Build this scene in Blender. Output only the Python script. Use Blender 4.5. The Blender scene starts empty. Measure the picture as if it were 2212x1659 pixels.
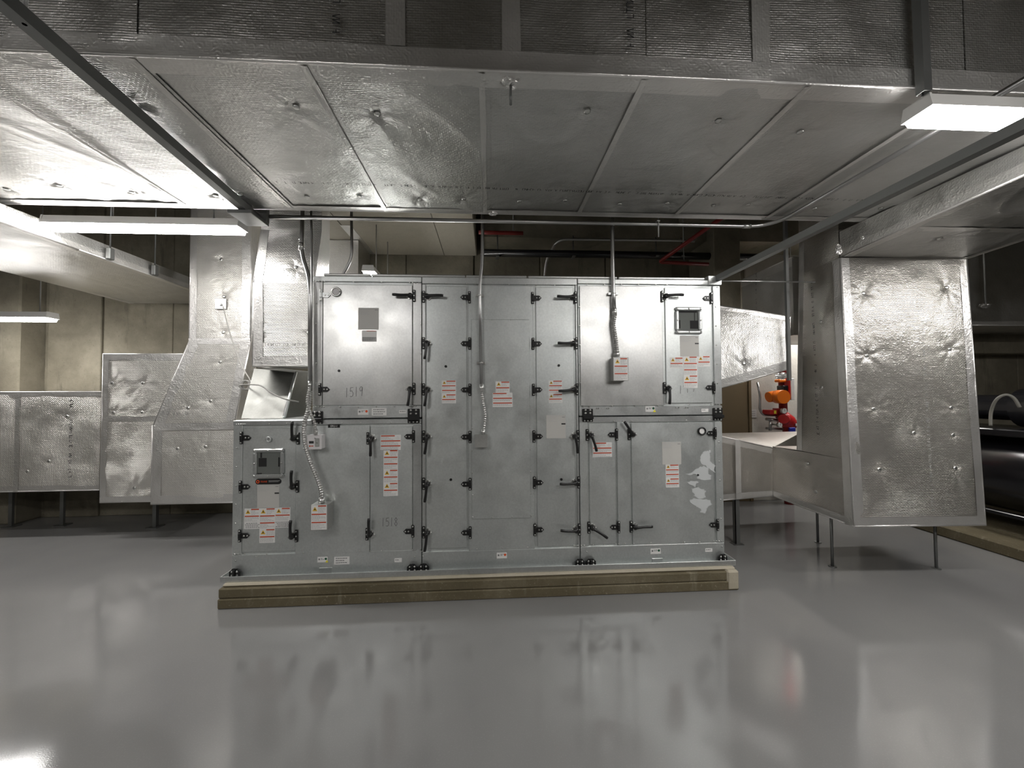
import bpy, math, random
import numpy as np
from mathutils import Vector, Matrix

sc = bpy.context.scene
col = sc.collection
random.seed(7)
RNG = np.random.default_rng(11)

# ------------------------------------------------------------------ camera
F_PX, PITCH, ROLL, YAW = 835.05, 0.0262, -0.0065, 0.0583
CAM = np.array([0.0, 0.0, 1.5])
Fw = np.array([math.sin(YAW) * math.cos(PITCH), math.cos(YAW) * math.cos(PITCH), math.sin(PITCH)])
Rt = np.array([math.cos(YAW), -math.sin(YAW), 0.0])
Up = np.cross(Rt, Fw)
Rt, Up = Rt * math.cos(ROLL) + Up * math.sin(ROLL), -Rt * math.sin(ROLL) + Up * math.cos(ROLL)
cam_d = bpy.data.cameras.new('camera')
cam = bpy.data.objects.new('camera', cam_d)
col.objects.link(cam)
cam_d.sensor_width = 36.0
cam_d.sensor_fit = 'HORIZONTAL'
cam_d.lens = 36.0 * F_PX / 2212.0
cam_d.clip_start = 0.02
cam.matrix_world = Matrix(((Rt[0], Up[0], -Fw[0], CAM[0]), (Rt[1], Up[1], -Fw[1], CAM[1]),
                           (Rt[2], Up[2], -Fw[2], CAM[2]), (0, 0, 0, 1)))
sc.camera = cam

# ------------------------------------------------------------------ world, exposure, light levels
w = bpy.data.worlds.new('world')
sc.world = w
w.use_nodes = True
w.node_tree.nodes['Background'].inputs[0].default_value = (0.9, 0.93, 1.0, 1)
w.node_tree.nodes['Background'].inputs[1].default_value = 0.0
sc.view_settings.view_transform = 'Standard'
sc.view_settings.look = 'None'
sc.view_settings.gamma = 1.0
sc.view_settings.exposure = 1.85
sc.view_settings.use_curve_mapping = False
sc.cycles.use_denoising = True
sc.cycles.denoising_prefilter = 'ACCURATE'
sc.cycles.blur_glossy = 1.0
sc.cycles.max_bounces = 7
sc.cycles.diffuse_bounces = 3
sc.cycles.glossy_bounces = 4
sc.cycles.sample_clamp_indirect = 8.0
LAMP = 16.0                        # radiance of a strip light's lens
LAMP_COL = (1.0, 0.975, 0.95)


def ray(px, py):
    return Fw + Rt * (px - 1106.0) / F_PX - Up * (py - 829.5) / F_PX


def aty(px, py, Y):
    d = ray(px, py)
    return CAM + d * (Y / d[1])


def atz(px, py, Z):
    d = ray(px, py)
    return CAM + d * ((Z - 1.5) / d[2])


def atx(px, py, X):
    d = ray(px, py)
    return CAM + d * (X / d[0])


# ------------------------------------------------------------------ materials
def mat(name, base=(0.5, 0.5, 0.5), rough=0.5, metal=0.0, spec=0.5, coat=0.0):
    m = bpy.data.materials.new(name)
    m.use_nodes = True
    b = m.node_tree.nodes['Principled BSDF']
    b.inputs['Base Color'].default_value = (*base, 1)
    b.inputs['Roughness'].default_value = rough
    b.inputs['Metallic'].default_value = metal
    b.inputs['Specular IOR Level'].default_value = spec
    b.inputs['Coat Weight'].default_value = coat
    return m


class NT:
    def __init__(s, m):
        s.m = m
        s.t = m.node_tree
        s.n = s.t.nodes
        s.b = s.n['Principled BSDF']

    def add(s, kind, **kw):
        n = s.n.new(kind)
        for k, v in kw.items():
            setattr(n, k, v)
        return n

    def link(s, a, b):
        s.t.links.new(a, b)

    def coord(s, which='Object', scale=(1, 1, 1)):
        c = s.add('ShaderNodeTexCoord')
        mp = s.add('ShaderNodeMapping')
        mp.inputs['Scale'].default_value = scale
        s.link(c.outputs[which], mp.inputs['Vector'])
        return mp.outputs['Vector']

    def noise(s, vec, scale, detail=3.0, rough=0.5, kind='FBM', dist=0.0):
        n = s.add('ShaderNodeTexNoise')
        n.noise_type = kind
        n.inputs['Scale'].default_value = scale
        n.inputs['Detail'].default_value = detail
        n.inputs['Roughness'].default_value = rough
        n.inputs['Distortion'].default_value = dist
        s.link(vec, n.inputs['Vector'])
        return n.outputs['Fac']

    def ramp(s, fac, stops):
        r = s.add('ShaderNodeValToRGB')
        e = r.color_ramp.elements
        e[0].position, e[0].color = stops[0][0], (*stops[0][1], 1)
        e[1].position, e[1].color = stops[-1][0], (*stops[-1][1], 1)
        for p, c in stops[1:-1]:
            k = e.new(p)
            k.color = (*c, 1)
        s.link(fac, r.inputs['Fac'])
        return r.outputs['Color']

    def rng(s, fac, a, b, c, d):
        r = s.add('ShaderNodeMapRange')
        for i, v in enumerate((a, b, c, d)):
            r.inputs[i + 1].default_value = v
        s.link(fac, r.inputs[0])
        return r.outputs[0]

    def mix(s, fac, a, b, mode='MIX'):
        x = s.add('ShaderNodeMix')
        x.data_type = 'RGBA'
        x.blend_type = mode
        if isinstance(fac, (int, float)):
            x.inputs[0].default_value = fac
        else:
            s.link(fac, x.inputs[0])
        s.link(a, x.inputs[6])
        if isinstance(b, tuple):
            x.inputs[7].default_value = (*b, 1)
        else:
            s.link(b, x.inputs[7])
        return x.outputs[2]

    def math(s, op, a, b):
        x = s.add('ShaderNodeMath', operation=op)
        for i, v in enumerate((a, b)):
            if isinstance(v, (int, float)):
                x.inputs[i].default_value = v
            else:
                s.link(v, x.inputs[i])
        return x.outputs[0]

    def bump(s, height, strength, dist, prev=None):
        n = s.add('ShaderNodeBump')
        n.inputs['Strength'].default_value = strength
        n.inputs['Distance'].default_value = dist
        s.link(height, n.inputs['Height'])
        if prev is not None:
            s.link(prev, n.inputs['Normal'])
        return n.outputs['Normal']


def foil_mat(name, base, rough, scrim, crinkle, metal=1.0):
    m = mat(name, base, rough, metal)
    t = NT(m)
    uv = t.coord('UV')
    ob = t.coord('Object')
    br = t.add('ShaderNodeTexBrick')
    br.inputs['Scale'].default_value = 1.0
    br.inputs['Brick Width'].default_value = 0.022
    br.inputs['Row Height'].default_value = 0.0105
    br.inputs['Mortar Size'].default_value = 0.0022
    br.inputs['Mortar Smooth'].default_value = 1.0
    t.link(uv, br.inputs['Vector'])
    n1 = t.noise(ob, 9, 3, 0.55)
    n2 = t.noise(ob, 55, 3, 0.6, 'RIDGED_MULTIFRACTAL')
    big = t.noise(ob, 2.2, 2, 0.5)
    sc_mask = t.math('MULTIPLY', br.outputs['Fac'], t.rng(big, 0.35, 0.65, 0.35, 1.0))
    nb = t.bump(n1, 0.3, 0.02)
    nb = t.bump(n2, crinkle, 0.003, nb)
    nb = t.bump(sc_mask, scrim, 0.0032, nb)
    t.link(nb, t.b.inputs['Normal'])
    t.link(t.rng(big, 0.3, 0.7, max(.29, rough - 0.04), rough + 0.07), t.b.inputs['Roughness'])
    d = (base[0] * 0.86, base[1] * 0.86, base[2] * 0.85)
    t.link(t.ramp(t.noise(ob, 3.0, 4, 0.6), [(0.3, d), (0.7, base)]), t.b.inputs['Base Color'])
    return m


def galv_mat(name, base, rough, metal=0.9, wav=0.25):
    m = mat(name, base, rough, metal)
    t = NT(m)
    ob = t.coord('Object')
    v = t.add('ShaderNodeTexVoronoi')
    v.inputs['Scale'].default_value = 90
    t.link(ob, v.inputs['Vector'])
    sp = t.rng(v.outputs['Color'], 0, 1, 0.93, 1.05)
    n = t.noise(ob, 2.5, 4, 0.6)
    d = (base[0] * 0.86, base[1] * 0.87, base[2] * 0.88)
    c = t.ramp(n, [(0.3, d), (0.7, base)])
    c2 = t.mix(1.0, c, sp, 'MULTIPLY')
    t.link(c2, t.b.inputs['Base Color'])
    t.link(t.rng(t.noise(ob, 4, 5, 0.7), 0.3, 0.7, max(.29, rough - 0.06), rough + 0.11), t.b.inputs['Roughness'])
    t.link(t.bump(t.noise(ob, 1.8, 1, 0.4), wav, 0.02), t.b.inputs['Normal'])
    return m


def concrete_mat(name, a, b, c, stain=(0.12, 0.10, 0.07), rough=0.85, st=0.5):
    m = mat(name, b, rough)
    t = NT(m)
    ob = t.coord('Object')
    base = t.ramp(t.noise(ob, 1.4, 6, 0.65), [(0.28, a), (0.5, b), (0.72, c)])
    st_v = t.coord('Object', (2.2, 2.2, 0.35))
    sf = t.rng(t.noise(st_v, 2.2, 5, 0.7), 0.58, 0.8, 0.0, st)
    x = t.mix(sf, base, stain)
    sp = t.rng(t.noise(ob, 60, 2, 0.6), 0.62, 0.75, 0.0, 0.35)
    x = t.mix(sp, x, stain)
    t.link(x, t.b.inputs['Base Color'])
    h = t.noise(ob, 14, 6, 0.7)
    t.link(t.bump(h, 0.35, 0.02), t.b.inputs['Normal'])
    return m


M = {}
M['foil'] = foil_mat('foil_wrap', (0.68, 0.668, 0.65), 0.32, 0.95, 0.55)
M['foil_warm'] = foil_mat('foil_wrap_warm', (0.75, 0.72, 0.68), 0.32, 1.0, 0.6)
M['foil_smooth'] = foil_mat('foil_wrap_smooth', (0.74, 0.735, 0.72), 0.38, 0.32, 0.5)
M['foil_matte'] = foil_mat('foil_wrap_matte', (0.90, 0.875, 0.835), 0.40, 0.9, 0.8, 0.86)
M['tape'] = foil_mat('foil_tape', (0.88, 0.865, 0.845), 0.36, 0.12, 0.7, 0.85)
M['wad'] = foil_mat('crumpled_tape', (0.86, 0.85, 0.84), 0.3, 0.0, 1.0)
M['galv'] = galv_mat('galvanised_panel', (0.735, 0.76, 0.745), 0.40, 0.86)
M['galv_bright'] = galv_mat('bright_galvanised_panel', (0.66, 0.66, 0.645), 0.34, 0.92, 0.4)
M['galv_frame'] = galv_mat('galvanised_frame', (0.66, 0.675, 0.665), 0.35)
M['galv_duct'] = galv_mat('galvanised_sheet_duct', (0.22, 0.22, 0.205), 0.45, 0.8, 0.5)
M['conduit'] = mat('conduit_steel', (0.50, 0.50, 0.495), 0.3, 1.0)
M['flex'] = mat('flexible_conduit', (0.55, 0.545, 0.53), 0.3, 1.0)
M['strut'] = mat('strut_steel', (0.22, 0.225, 0.22), 0.45, 0.8)
M['rod'] = mat('hanger_rod', (0.5, 0.5, 0.49), 0.4, 0.9)
M['black'] = mat('black_paint', (0.012, 0.012, 0.012), 0.38)
M['handle'] = mat('black_plastic', (0.014, 0.014, 0.014), 0.3)
M['bolt'] = mat('bolt_steel', (0.72, 0.72, 0.7), 0.3, 1.0)
M['dark'] = mat('dark_gap', (0.02, 0.02, 0.02), 0.9)
M['white'] = mat('label_white', (0.80, 0.79, 0.77), 0.45)
M['paper'] = mat('label_grey', (0.56, 0.55, 0.52), 0.5)
M['redink'] = mat('label_red', (0.55, 0.075, 0.03), 0.5)
M['yellow'] = mat('label_yellow', (0.75, 0.45, 0.03), 0.5)
M['ink'] = mat('ink_grey', (0.22, 0.22, 0.22), 0.6)
M['lightink'] = mat('ink_pale', (0.50, 0.50, 0.49), 0.6)
M['blackink'] = mat('ink_black', (0.03, 0.03, 0.03), 0.6)
M['orangeink'] = mat('badge_orange', (0.80, 0.10, 0.02), 0.5)
M['greenink'] = mat('dot_green', (0.02, 0.10, 0.05), 0.5)
M['brightyellow'] = mat('dot_yellow', (0.85, 0.75, 0.05), 0.5)
M['plasticwhite'] = mat('white_plastic', (0.72, 0.70, 0.70), 0.4)
M['boxgrey'] = galv_mat('box_grey_steel', (0.46, 0.46, 0.44), 0.42, 0.7)
M['glass'] = mat('window_glass', (0.16, 0.17, 0.16), 0.08, 0.0, 0.8)
M['putty'] = mat('white_plaster', (0.55, 0.57, 0.57), 0.9)
M['red'] = mat('red_enamel', (0.48, 0.02, 0.02), 0.3)
M['orange'] = mat('orange_enamel', (0.90, 0.20, 0.01), 0.35)
M['blue'] = mat('blue_enamel', (0.02, 0.03, 0.35), 0.35)
M['door_brown'] = mat('brown_door_paint', (0.135, 0.098, 0.05), 0.55)
M['machine_black'] = mat('machine_black', (0.010, 0.010, 0.012), 0.22, 0.0, 0.6)
M['cable'] = mat('cable_grey', (0.36, 0.35, 0.33), 0.5)
M['hose'] = mat('hose_grey', (0.20, 0.195, 0.17), 0.5)
M['beige'] = concrete_mat('beige_board', (0.38, 0.35, 0.29), (0.43, 0.40, 0.335), (0.47, 0.44, 0.37), (0.30, 0.27, 0.2), 0.6, 0.25)
M['redpipe'] = mat('red_pipe_paint', (0.22, 0.015, 0.012), 0.45)
M['wall'] = concrete_mat('cast_concrete_wall', (0.11, 0.098, 0.07), (0.19, 0.172, 0.128), (0.29, 0.265, 0.205), (0.04, 0.035, 0.023), 0.85, 0.9)
M['wall_pale'] = concrete_mat('pale_wall', (0.42, 0.40, 0.35), (0.48, 0.46, 0.41), (0.54, 0.52, 0.46), (0.3, 0.27, 0.2), 0.8, 0.3)
M['ceil'] = concrete_mat('ceiling_concrete', (0.10, 0.09, 0.075), (0.14, 0.125, 0.10), (0.18, 0.165, 0.135), (0.05, 0.045, 0.035), 0.9, 0.5)
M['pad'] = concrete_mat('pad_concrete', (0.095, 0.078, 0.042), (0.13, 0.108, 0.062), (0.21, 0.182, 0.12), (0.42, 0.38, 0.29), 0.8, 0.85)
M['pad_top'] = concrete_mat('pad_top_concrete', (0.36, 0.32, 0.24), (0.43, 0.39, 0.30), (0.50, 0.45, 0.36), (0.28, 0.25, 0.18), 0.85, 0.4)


def emit_mat():
    m = mat('lamp_lens', (0.9, 0.9, 0.9), 0.5)
    b = m.node_tree.nodes['Principled BSDF']
    b.inputs['Emission Color'].default_value = (*LAMP_COL, 1)
    b.inputs['Emission Strength'].default_value = LAMP
    return m


M['lens'] = emit_mat()
M['lamp_body'] = mat('lamp_white_enamel', (0.8, 0.79, 0.76), 0.35)


def floor_mat():
    m = mat('grey_epoxy_floor', (0.27, 0.275, 0.272), 0.16, 0.0, 0.55)
    t = NT(m)
    ob = t.coord('Object')
    c = t.ramp(t.noise(ob, 0.7, 4, 0.55), [(0.3, (0.20, 0.20, 0.197)), (0.7, (0.245, 0.244, 0.238))])
    sp = t.rng(t.noise(ob, 150, 2, 0.7), 0.55, 0.75, 0.0, 0.25)
    c = t.mix(sp, c, (0.34, 0.34, 0.33))
    t.link(c, t.b.inputs['Base Color'])
    t.link(t.rng(t.noise(ob, 1.3, 4, 0.6), 0.3, 0.7, 0.05, 0.13), t.b.inputs['Roughness'])
    nb = t.bump(t.noise(ob, 1.2, 2, 0.5), 0.12, 0.05)
    nb = t.bump(t.noise(ob, 220, 2, 0.5), 0.05, 0.002, nb)
    t.link(nb, t.b.inputs['Normal'])
    return m


M['floor'] = floor_mat()


# ------------------------------------------------------------------ mesh helpers
def tag(o, label=None, cat=None, group=None, kind=None):
    if label:
        o['label'] = label
    if cat:
        o['category'] = cat
    if group:
        o['group'] = group
    if kind:
        o['kind'] = kind
    return o


def thing(name, loc, label, cat, group=None):
    o = bpy.data.objects.new(name, None)
    o.empty_display_size = 0.1
    o.location = loc
    col.objects.link(o)
    return tag(o, label, cat, group)


def wloc(o):
    v = Vector((0, 0, 0))
    while o is not None:
        v += o.location
        o = o.parent
    return v


class MB:
    """collects geometry in world coordinates, then builds one mesh object"""

    def __init__(s):
        s.v, s.f, s.mi, s.uv, s.sm = [], [], [], [], []

    def face(s, idx, mi=0, smooth=False, uv=None):
        s.f.append(idx)
        s.mi.append(mi)
        s.sm.append(smooth)
        s.uv.append(uv)

    def box(s, x0, x1, y0, y1, z0, z1, mi=0, bev=0.0, T=None):
        x0, x1 = min(x0, x1), max(x0, x1)
        y0, y1 = min(y0, y1), max(y0, y1)
        z0, z1 = min(z0, z1), max(z0, z1)
        b = min(bev, 0.45 * (x1 - x0), 0.45 * (y1 - y0), 0.45 * (z1 - z0))
        n = len(s.v)

        def put(p):
            p = Vector(p)
            s.v.append(tuple(T @ p) if T is not None else tuple(p))
        if b <= 0:
            for x in (x0, x1):
                for y in (y0, y1):
                    for z in (z0, z1):
                        put((x, y, z))
            for q in ((0, 1, 3, 2), (4, 6, 7, 5), (0, 4, 5, 1), (2, 3, 7, 6), (0, 2, 6, 4), (1, 5, 7, 3)):
                s.face([n + i for i in q], mi)
            return
        # chamfered box: 24 vertices
        idx = {}
        lo, hi = (x0, y0, z0), (x1, y1, z1)
        for c in range(8):
            sg = [(c >> k) & 1 for k in range(3)]
            for ax in range(3):
                p = []
                for k in range(3):
                    e = hi[k] if sg[k] else lo[k]
                    if k != ax:
                        e = e - b if sg[k] else e + b
                    p.append(e)
                idx[(c, ax)] = n + len(idx)
                put(p)
        for ax in range(3):
            o1, o2 = (ax + 1) % 3, (ax + 2) % 3
            for sd in (0, 1):
                cs = []
                for a_, b_ in ((0, 0), (1, 0), (1, 1), (0, 1)):
                    cs.append((sd << ax) | (a_ << o1) | (b_ << o2))
                q = [idx[(c, ax)] for c in cs]
                s.face(q if sd else q[::-1], mi)
            for a_ in (0, 1):
                for b_ in (0, 1):
                    c0 = (a_ << o1) | (b_ << o2)
                    c1 = c0 | (1 << ax)
                    q = [idx[(c0, o1)], idx[(c1, o1)], idx[(c1, o2)], idx[(c0, o2)]]
                    s.face(q if a_ == b_ else q[::-1], mi)
        for c in range(8):
            q = [idx[(c, 0)], idx[(c, 1)], idx[(c, 2)]]
            par = ((c & 1) + ((c >> 1) & 1) + ((c >> 2) & 1)) % 2
            s.face(q if par else q[::-1], mi)

    def prism(s, pts, y0, y1, mi=0):
        """polygon pts [(x,z)...] counter-clockwise seen from -Y, extruded y0 (front) to y1"""
        n = len(s.v)
        k = len(pts)
        for x, z in pts:
            s.v.append((x, y0, z))
        for x, z in pts:
            s.v.append((x, y1, z))
        s.face(list(range(n, n + k)), mi)
        s.face(list(range(n + 2 * k - 1, n + k - 1, -1)), mi)
        for i in range(k):
            j = (i + 1) % k
            s.face([n + j, n + i, n + k + i, n + k + j], mi)

    def hull8(s, p, mi=0):
        """8 corners: 4 of one end, 4 of the other, same order"""
        n = len(s.v)
        s.v += [tuple(q) for q in p]
        s.face([n + 3, n + 2, n + 1, n], mi)
        s.face([n + 4, n + 5, n + 6, n + 7], mi)
        for i in range(4):
            j = (i + 1) % 4
            s.face([n + i, n + j, n + 4 + j, n + 4 + i], mi)

    def tube(s, path, r, seg=12, mi=0, caps=True):
        P = [Vector(p) for p in path]
        rr = r if isinstance(r, (list, tuple)) else [r] * len(P)
        n = len(s.v)
        t0 = (P[1] - P[0]).normalized()
        a = Vector((0, 0, 1)) if abs(t0.z) < 0.9 else Vector((1, 0, 0))
        u = t0.cross(a).normalized()
        for i, p in enumerate(P):
            if i == 0:
                t = t0
            elif i == len(P) - 1:
                t = (P[i] - P[i - 1]).normalized()
            else:
                t = ((P[i + 1] - P[i]).normalized() + (P[i] - P[i - 1]).normalized())
                t = t.normalized() if t.length > 1e-6 else (P[i] - P[i - 1]).normalized()
            u = (u - t * u.dot(t)).normalized()
            v = t.cross(u)
            for k in range(seg):
                an = 2 * math.pi * k / seg
                s.v.append(tuple(p + (u * math.cos(an) + v * math.sin(an)) * rr[i]))
        for i in range(len(P) - 1):
            for k in range(seg):
                k2 = (k + 1) % seg
                s.face([n + i * seg + k, n + i * seg + k2, n + (i + 1) * seg + k2, n + (i + 1) * seg + k], mi, True)
        if caps:
            s.face([n + k for k in range(seg)][::-1], mi)
            e = n + (len(P) - 1) * seg
            s.face([e + k for k in range(seg)], mi)

    def disc_y(s, x, z, y, r, depth, seg=20, mi=0):
        s.tube([(x, y, z), (x, y + depth, z)], r, seg, mi)

    def dome_y(s, x, z, y, r, h, seg=8, mi=0):
        """small bolt head on a front face at y, bulging towards -Y"""
        s.tube([(x, y + 0.001, z), (x, y - h * 0.55, z), (x, y - h, z)], [r, r, r * 0.55], seg, mi)

    def grid(s, P, uv=None, mi=0, smooth=True):
        """P: (nu, nv, 3) array"""
        n = len(s.v)
        nu, nv = P.shape[:2]
        s.v += [tuple(x) for x in P.reshape(-1, 3)]
        for i in range(nu - 1):
            for j in range(nv - 1):
                a, b, c, d = i * nv + j, (i + 1) * nv + j, (i + 1) * nv + j + 1, i * nv + j + 1
                u = None if uv is None else [uv[i, j], uv[i + 1, j], uv[i + 1, j + 1], uv[i, j + 1]]
                s.face([n + a, n + b, n + c, n + d], mi, smooth, u)

    def build(s, name, mats, parent=None, loc=None):
        if not isinstance(mats, (list, tuple)):
            mats = [mats]
        off = wloc(parent) if parent is not None else Vector(loc if loc is not None else (0, 0, 0))
        me = bpy.data.meshes.new(name)
        vv = np.array(s.v, dtype=float) - np.array(off)
        me.from_pydata(vv.tolist(), [], s.f)
        for m in mats:
            me.materials.append(M[m] if isinstance(m, str) else m)
        me.polygons.foreach_set('material_index', s.mi)
        me.polygons.foreach_set('use_smooth', s.sm)
        if any(u is not None for u in s.uv):
            ul = me.uv_layers.new(name='UVMap')
            flat = []
            for f, u in zip(s.f, s.uv):
                if u is None:
                    flat += [0.0, 0.0] * len(f)
                else:
                    for q in u:
                        flat += [float(q[0]), float(q[1])]
            ul.data.foreach_set('uv', flat)
        me.update()
        o = bpy.data.objects.new(name, me)
        col.objects.link(o)
        if parent is not None:
            o.parent = parent
        elif loc is not None:
            o.location = loc
        return o


def dup(o, parent, loc):
    c = o.copy()
    col.objects.link(c)
    c.parent = parent
    c.location = Vector(loc) - (wloc(parent) if parent is not None else Vector((0, 0, 0)))
    return c


def arc_path(pts, rad, n=8):
    """polyline with rounded corners"""
    P = [Vector(p) for p in pts]
    out = [P[0]]
    for i in range(1, len(P) - 1):
        a, b, c = P[i - 1], P[i], P[i + 1]
        d1, d2 = (a - b), (c - b)
        r = min(rad, d1.length * 0.49, d2.length * 0.49)
        p1, p2 = b + d1.normalized() * r, b + d2.normalized() * r
        for k in range(n + 1):
            t = k / n
            out.append(p1 * (1 - t) ** 2 + b * 2 * t * (1 - t) + p2 * t ** 2)
    out.append(P[-1])
    return out


def smooth_path(pts, n=12):
    """Catmull-Rom"""
    P = [Vector(p) for p in pts]
    P = [P[0] * 2 - P[1]] + P + [P[-1] * 2 - P[-2]]
    out = []
    for i in range(1, len(P) - 2):
        for k in range(n):
            t = k / n
            a, b, c, d = P[i - 1], P[i], P[i + 1], P[i + 2]
            out.append(0.5 * ((2 * b) + (c - a) * t + (2 * a - 5 * b + 4 * c - d) * t * t + (3 * b - a - 3 * c + d) * t ** 3))
    out.append(P[-2])
    return out


# ------------------------------------------------------------------ numpy noise for billowing wrap
def vnoise(x, y, seed):
    xi, yi = np.floor(x).astype(int), np.floor(y).astype(int)
    xf, yf = x - xi, y - yi
    xf, yf = xf * xf * (3 - 2 * xf), yf * yf * (3 - 2 * yf)

    def h(a, b):
        n = (a * 374761393 + b * 668265263 + seed * 144665) & 0x7fffffff
        n = ((n ^ (n >> 13)) * 1274126177) & 0x7fffffff
        return ((n ^ (n >> 16)) & 0xffff) / 65535.0 * 2 - 1
    a, b, c, d = h(xi, yi), h(xi + 1, yi), h(xi, yi + 1), h(xi + 1, yi + 1)
    return (a * (1 - xf) + b * xf) * (1 - yf) + (c * (1 - xf) + d * xf) * yf


SEED = [3]
PINS = []


def patch(mb, P00, P10, P11, P01, res=0.025, billow=0.006, pins=None, mi=0, folds=0.0, bow=0.0, edge=0.10):
    """bilinear wrap face with pillowing, dimples at the pins; normal = (P10-P00) x (P01-P00)"""
    P00, P10, P11, P01 = [np.array(p, float) for p in (P00, P10, P11, P01)]
    lu = 0.5 * (np.linalg.norm(P10 - P00) + np.linalg.norm(P11 - P01))
    lv = 0.5 * (np.linalg.norm(P01 - P00) + np.linalg.norm(P11 - P10))
    nu, nv = max(2, int(lu / res) + 1), max(2, int(lv / res) + 1)
    u, v = np.meshgrid(np.linspace(0, 1, nu), np.linspace(0, 1, nv), indexing='ij')
    Q = ((1 - u) * (1 - v))[..., None] * P00 + (u * (1 - v))[..., None] * P10 + (u * v)[..., None] * P11 + ((1 - u) * v)[..., None] * P01
    N = np.cross(P10 - P00, P01 - P00)
    if np.linalg.norm(N) < 1e-9:
        N = np.cross(P11 - P10, P11 - P01)
    N = N / (np.linalg.norm(N) + 1e-12)
    su, sv = u * lu, v * lv
    SEED[0] += 1
    sd = SEED[0]
    d = billow * (vnoise(su * 2.6, sv * 2.6, sd) * 0.7 + vnoise(su * 6.5, sv * 6.5, sd + 50) * 0.35)
    d += bow * (1 - (2 * u - 1) ** 2) * (1 - (2 * v - 1) ** 2)
    if folds:
        rg = 1 - np.abs(vnoise(su * 3 + sv * 2, sv * 1.2 - su, sd + 9))
        d += folds * np.clip(rg - 0.86, 0, 1) / 0.14
    if pins:
        for pu, pv in pins:
            q_ = (1 - pu) * (1 - pv) * P00 + pu * (1 - pv) * P10 + pu * pv * P11 + (1 - pu) * pv * P01
            PINS.append((q_ + N * .001, N))
            dx, dy = su - pu * lu, sv - pv * lv
            r = np.hypot(dx, dy)
            th = np.arctan2(dy, dx)
            ph = RNG.uniform(0, 6.28)
            d += -0.011 * np.exp(-(r / 0.035) ** 2) + 0.0065 * np.cos(7 * th + ph + 3 * np.sin(th + ph)) * np.exp(-r / 0.07) * np.clip(r / 0.03, 0, 1)
    e = np.minimum(np.minimum(su, lu - su), np.minimum(sv, lv - sv))
    m = np.clip(e / edge, 0, 1)
    d *= m * m * (3 - 2 * m)
    Q = Q + d[..., None] * N
    uvv = np.stack([su + sd * 0.37, sv + sd * 0.19], -1)
    mb.grid(Q, uvv, mi)
    return N


def strip(mb, a, b, n, wdt, off=0.003, mi=0, res=0.03):
    """tape from a to b; lies in the plane with normal n, wdt to the side n x (b-a); slightly wavy"""
    a, b, n = np.array(a, float), np.array(b, float), np.array(n, float)
    n = n / np.linalg.norm(n)
    L = np.linalg.norm(b - a)
    t = (b - a) / L
    s_ = np.cross(n, t) * wdt
    nu = max(2, int(L / res))
    u = np.linspace(0, 1, nu)
    SEED[0] += 1
    sd = SEED[0]
    P = np.zeros((nu, 4, 3))
    UV = np.zeros((nu, 4, 2))
    for j, k in enumerate((0.0, 0.35, 0.7, 1.0)):
        wob = 0.0025 * vnoise(u * L * 9, u * 0 + j * 2.3, sd) if j in (1, 2) else 0.0
        ed = 0.004 * vnoise(u * L * 3, u * 0 + j, sd + 7) if j == 3 else 0.0
        P[:, j] = a + (b - a) * u[:, None] + s_ * (k + (ed if np.isscalar(ed) else ed[:, None]) / max(wdt, 1e-3)) + n * (off + (wob if np.isscalar(wob) else wob[:, None]))
        UV[:, j, 0] = u * L
        UV[:, j, 1] = k * wdt
    mb.grid(P, UV, mi)


def wad(center, r, seed, parent, squash=(1, 1, 1)):
    """crumpled lump of foil tape"""
    mb = MB()
    nu, nv = 18, 12
    th = np.linspace(0, 2 * np.pi, nu)
    ph = np.linspace(0.05, np.pi - 0.05, nv)
    T, Pp = np.meshgrid(th, ph, indexing='ij')
    rr = r * (1 + 0.45 * vnoise(np.cos(T) * 3 + 10, np.sin(T) * 3 + Pp * 2.5, seed) + 0.25 * vnoise(np.cos(T) * 8, np.sin(T) * 8 + Pp * 7, seed + 3))
    X = np.stack([rr * np.sin(Pp) * np.cos(T) * squash[0], rr * np.sin(Pp) * np.sin(T) * squash[1], rr * np.cos(Pp) * squash[2]], -1)
    mb.grid(X[:, ::-1] + np.array(center), None, 0, False)
    return mb.build('crumpled_tape', 'wad', parent)


GLY = [[(0, 0, 0, 1), (0, 1, 1, 1), (1, 1, 1, 0)], [(0, 0, 1, 0), (1, 0, 1, 1), (0, 1, 1, 1)], [(0, 0, 0, 1), (0, .5, 1, .5)],
       [(0, 1, 1, 1), (.5, 1, .5, 0)], [(0, 0, .5, 1), (.5, 1, 1, 0)], [(0, 0, 1, 0), (0, 0, 0, 1)], [(0, 0, 0, 1), (0, 0, 1, 1), (1, 1, 1, 0)]]


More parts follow.
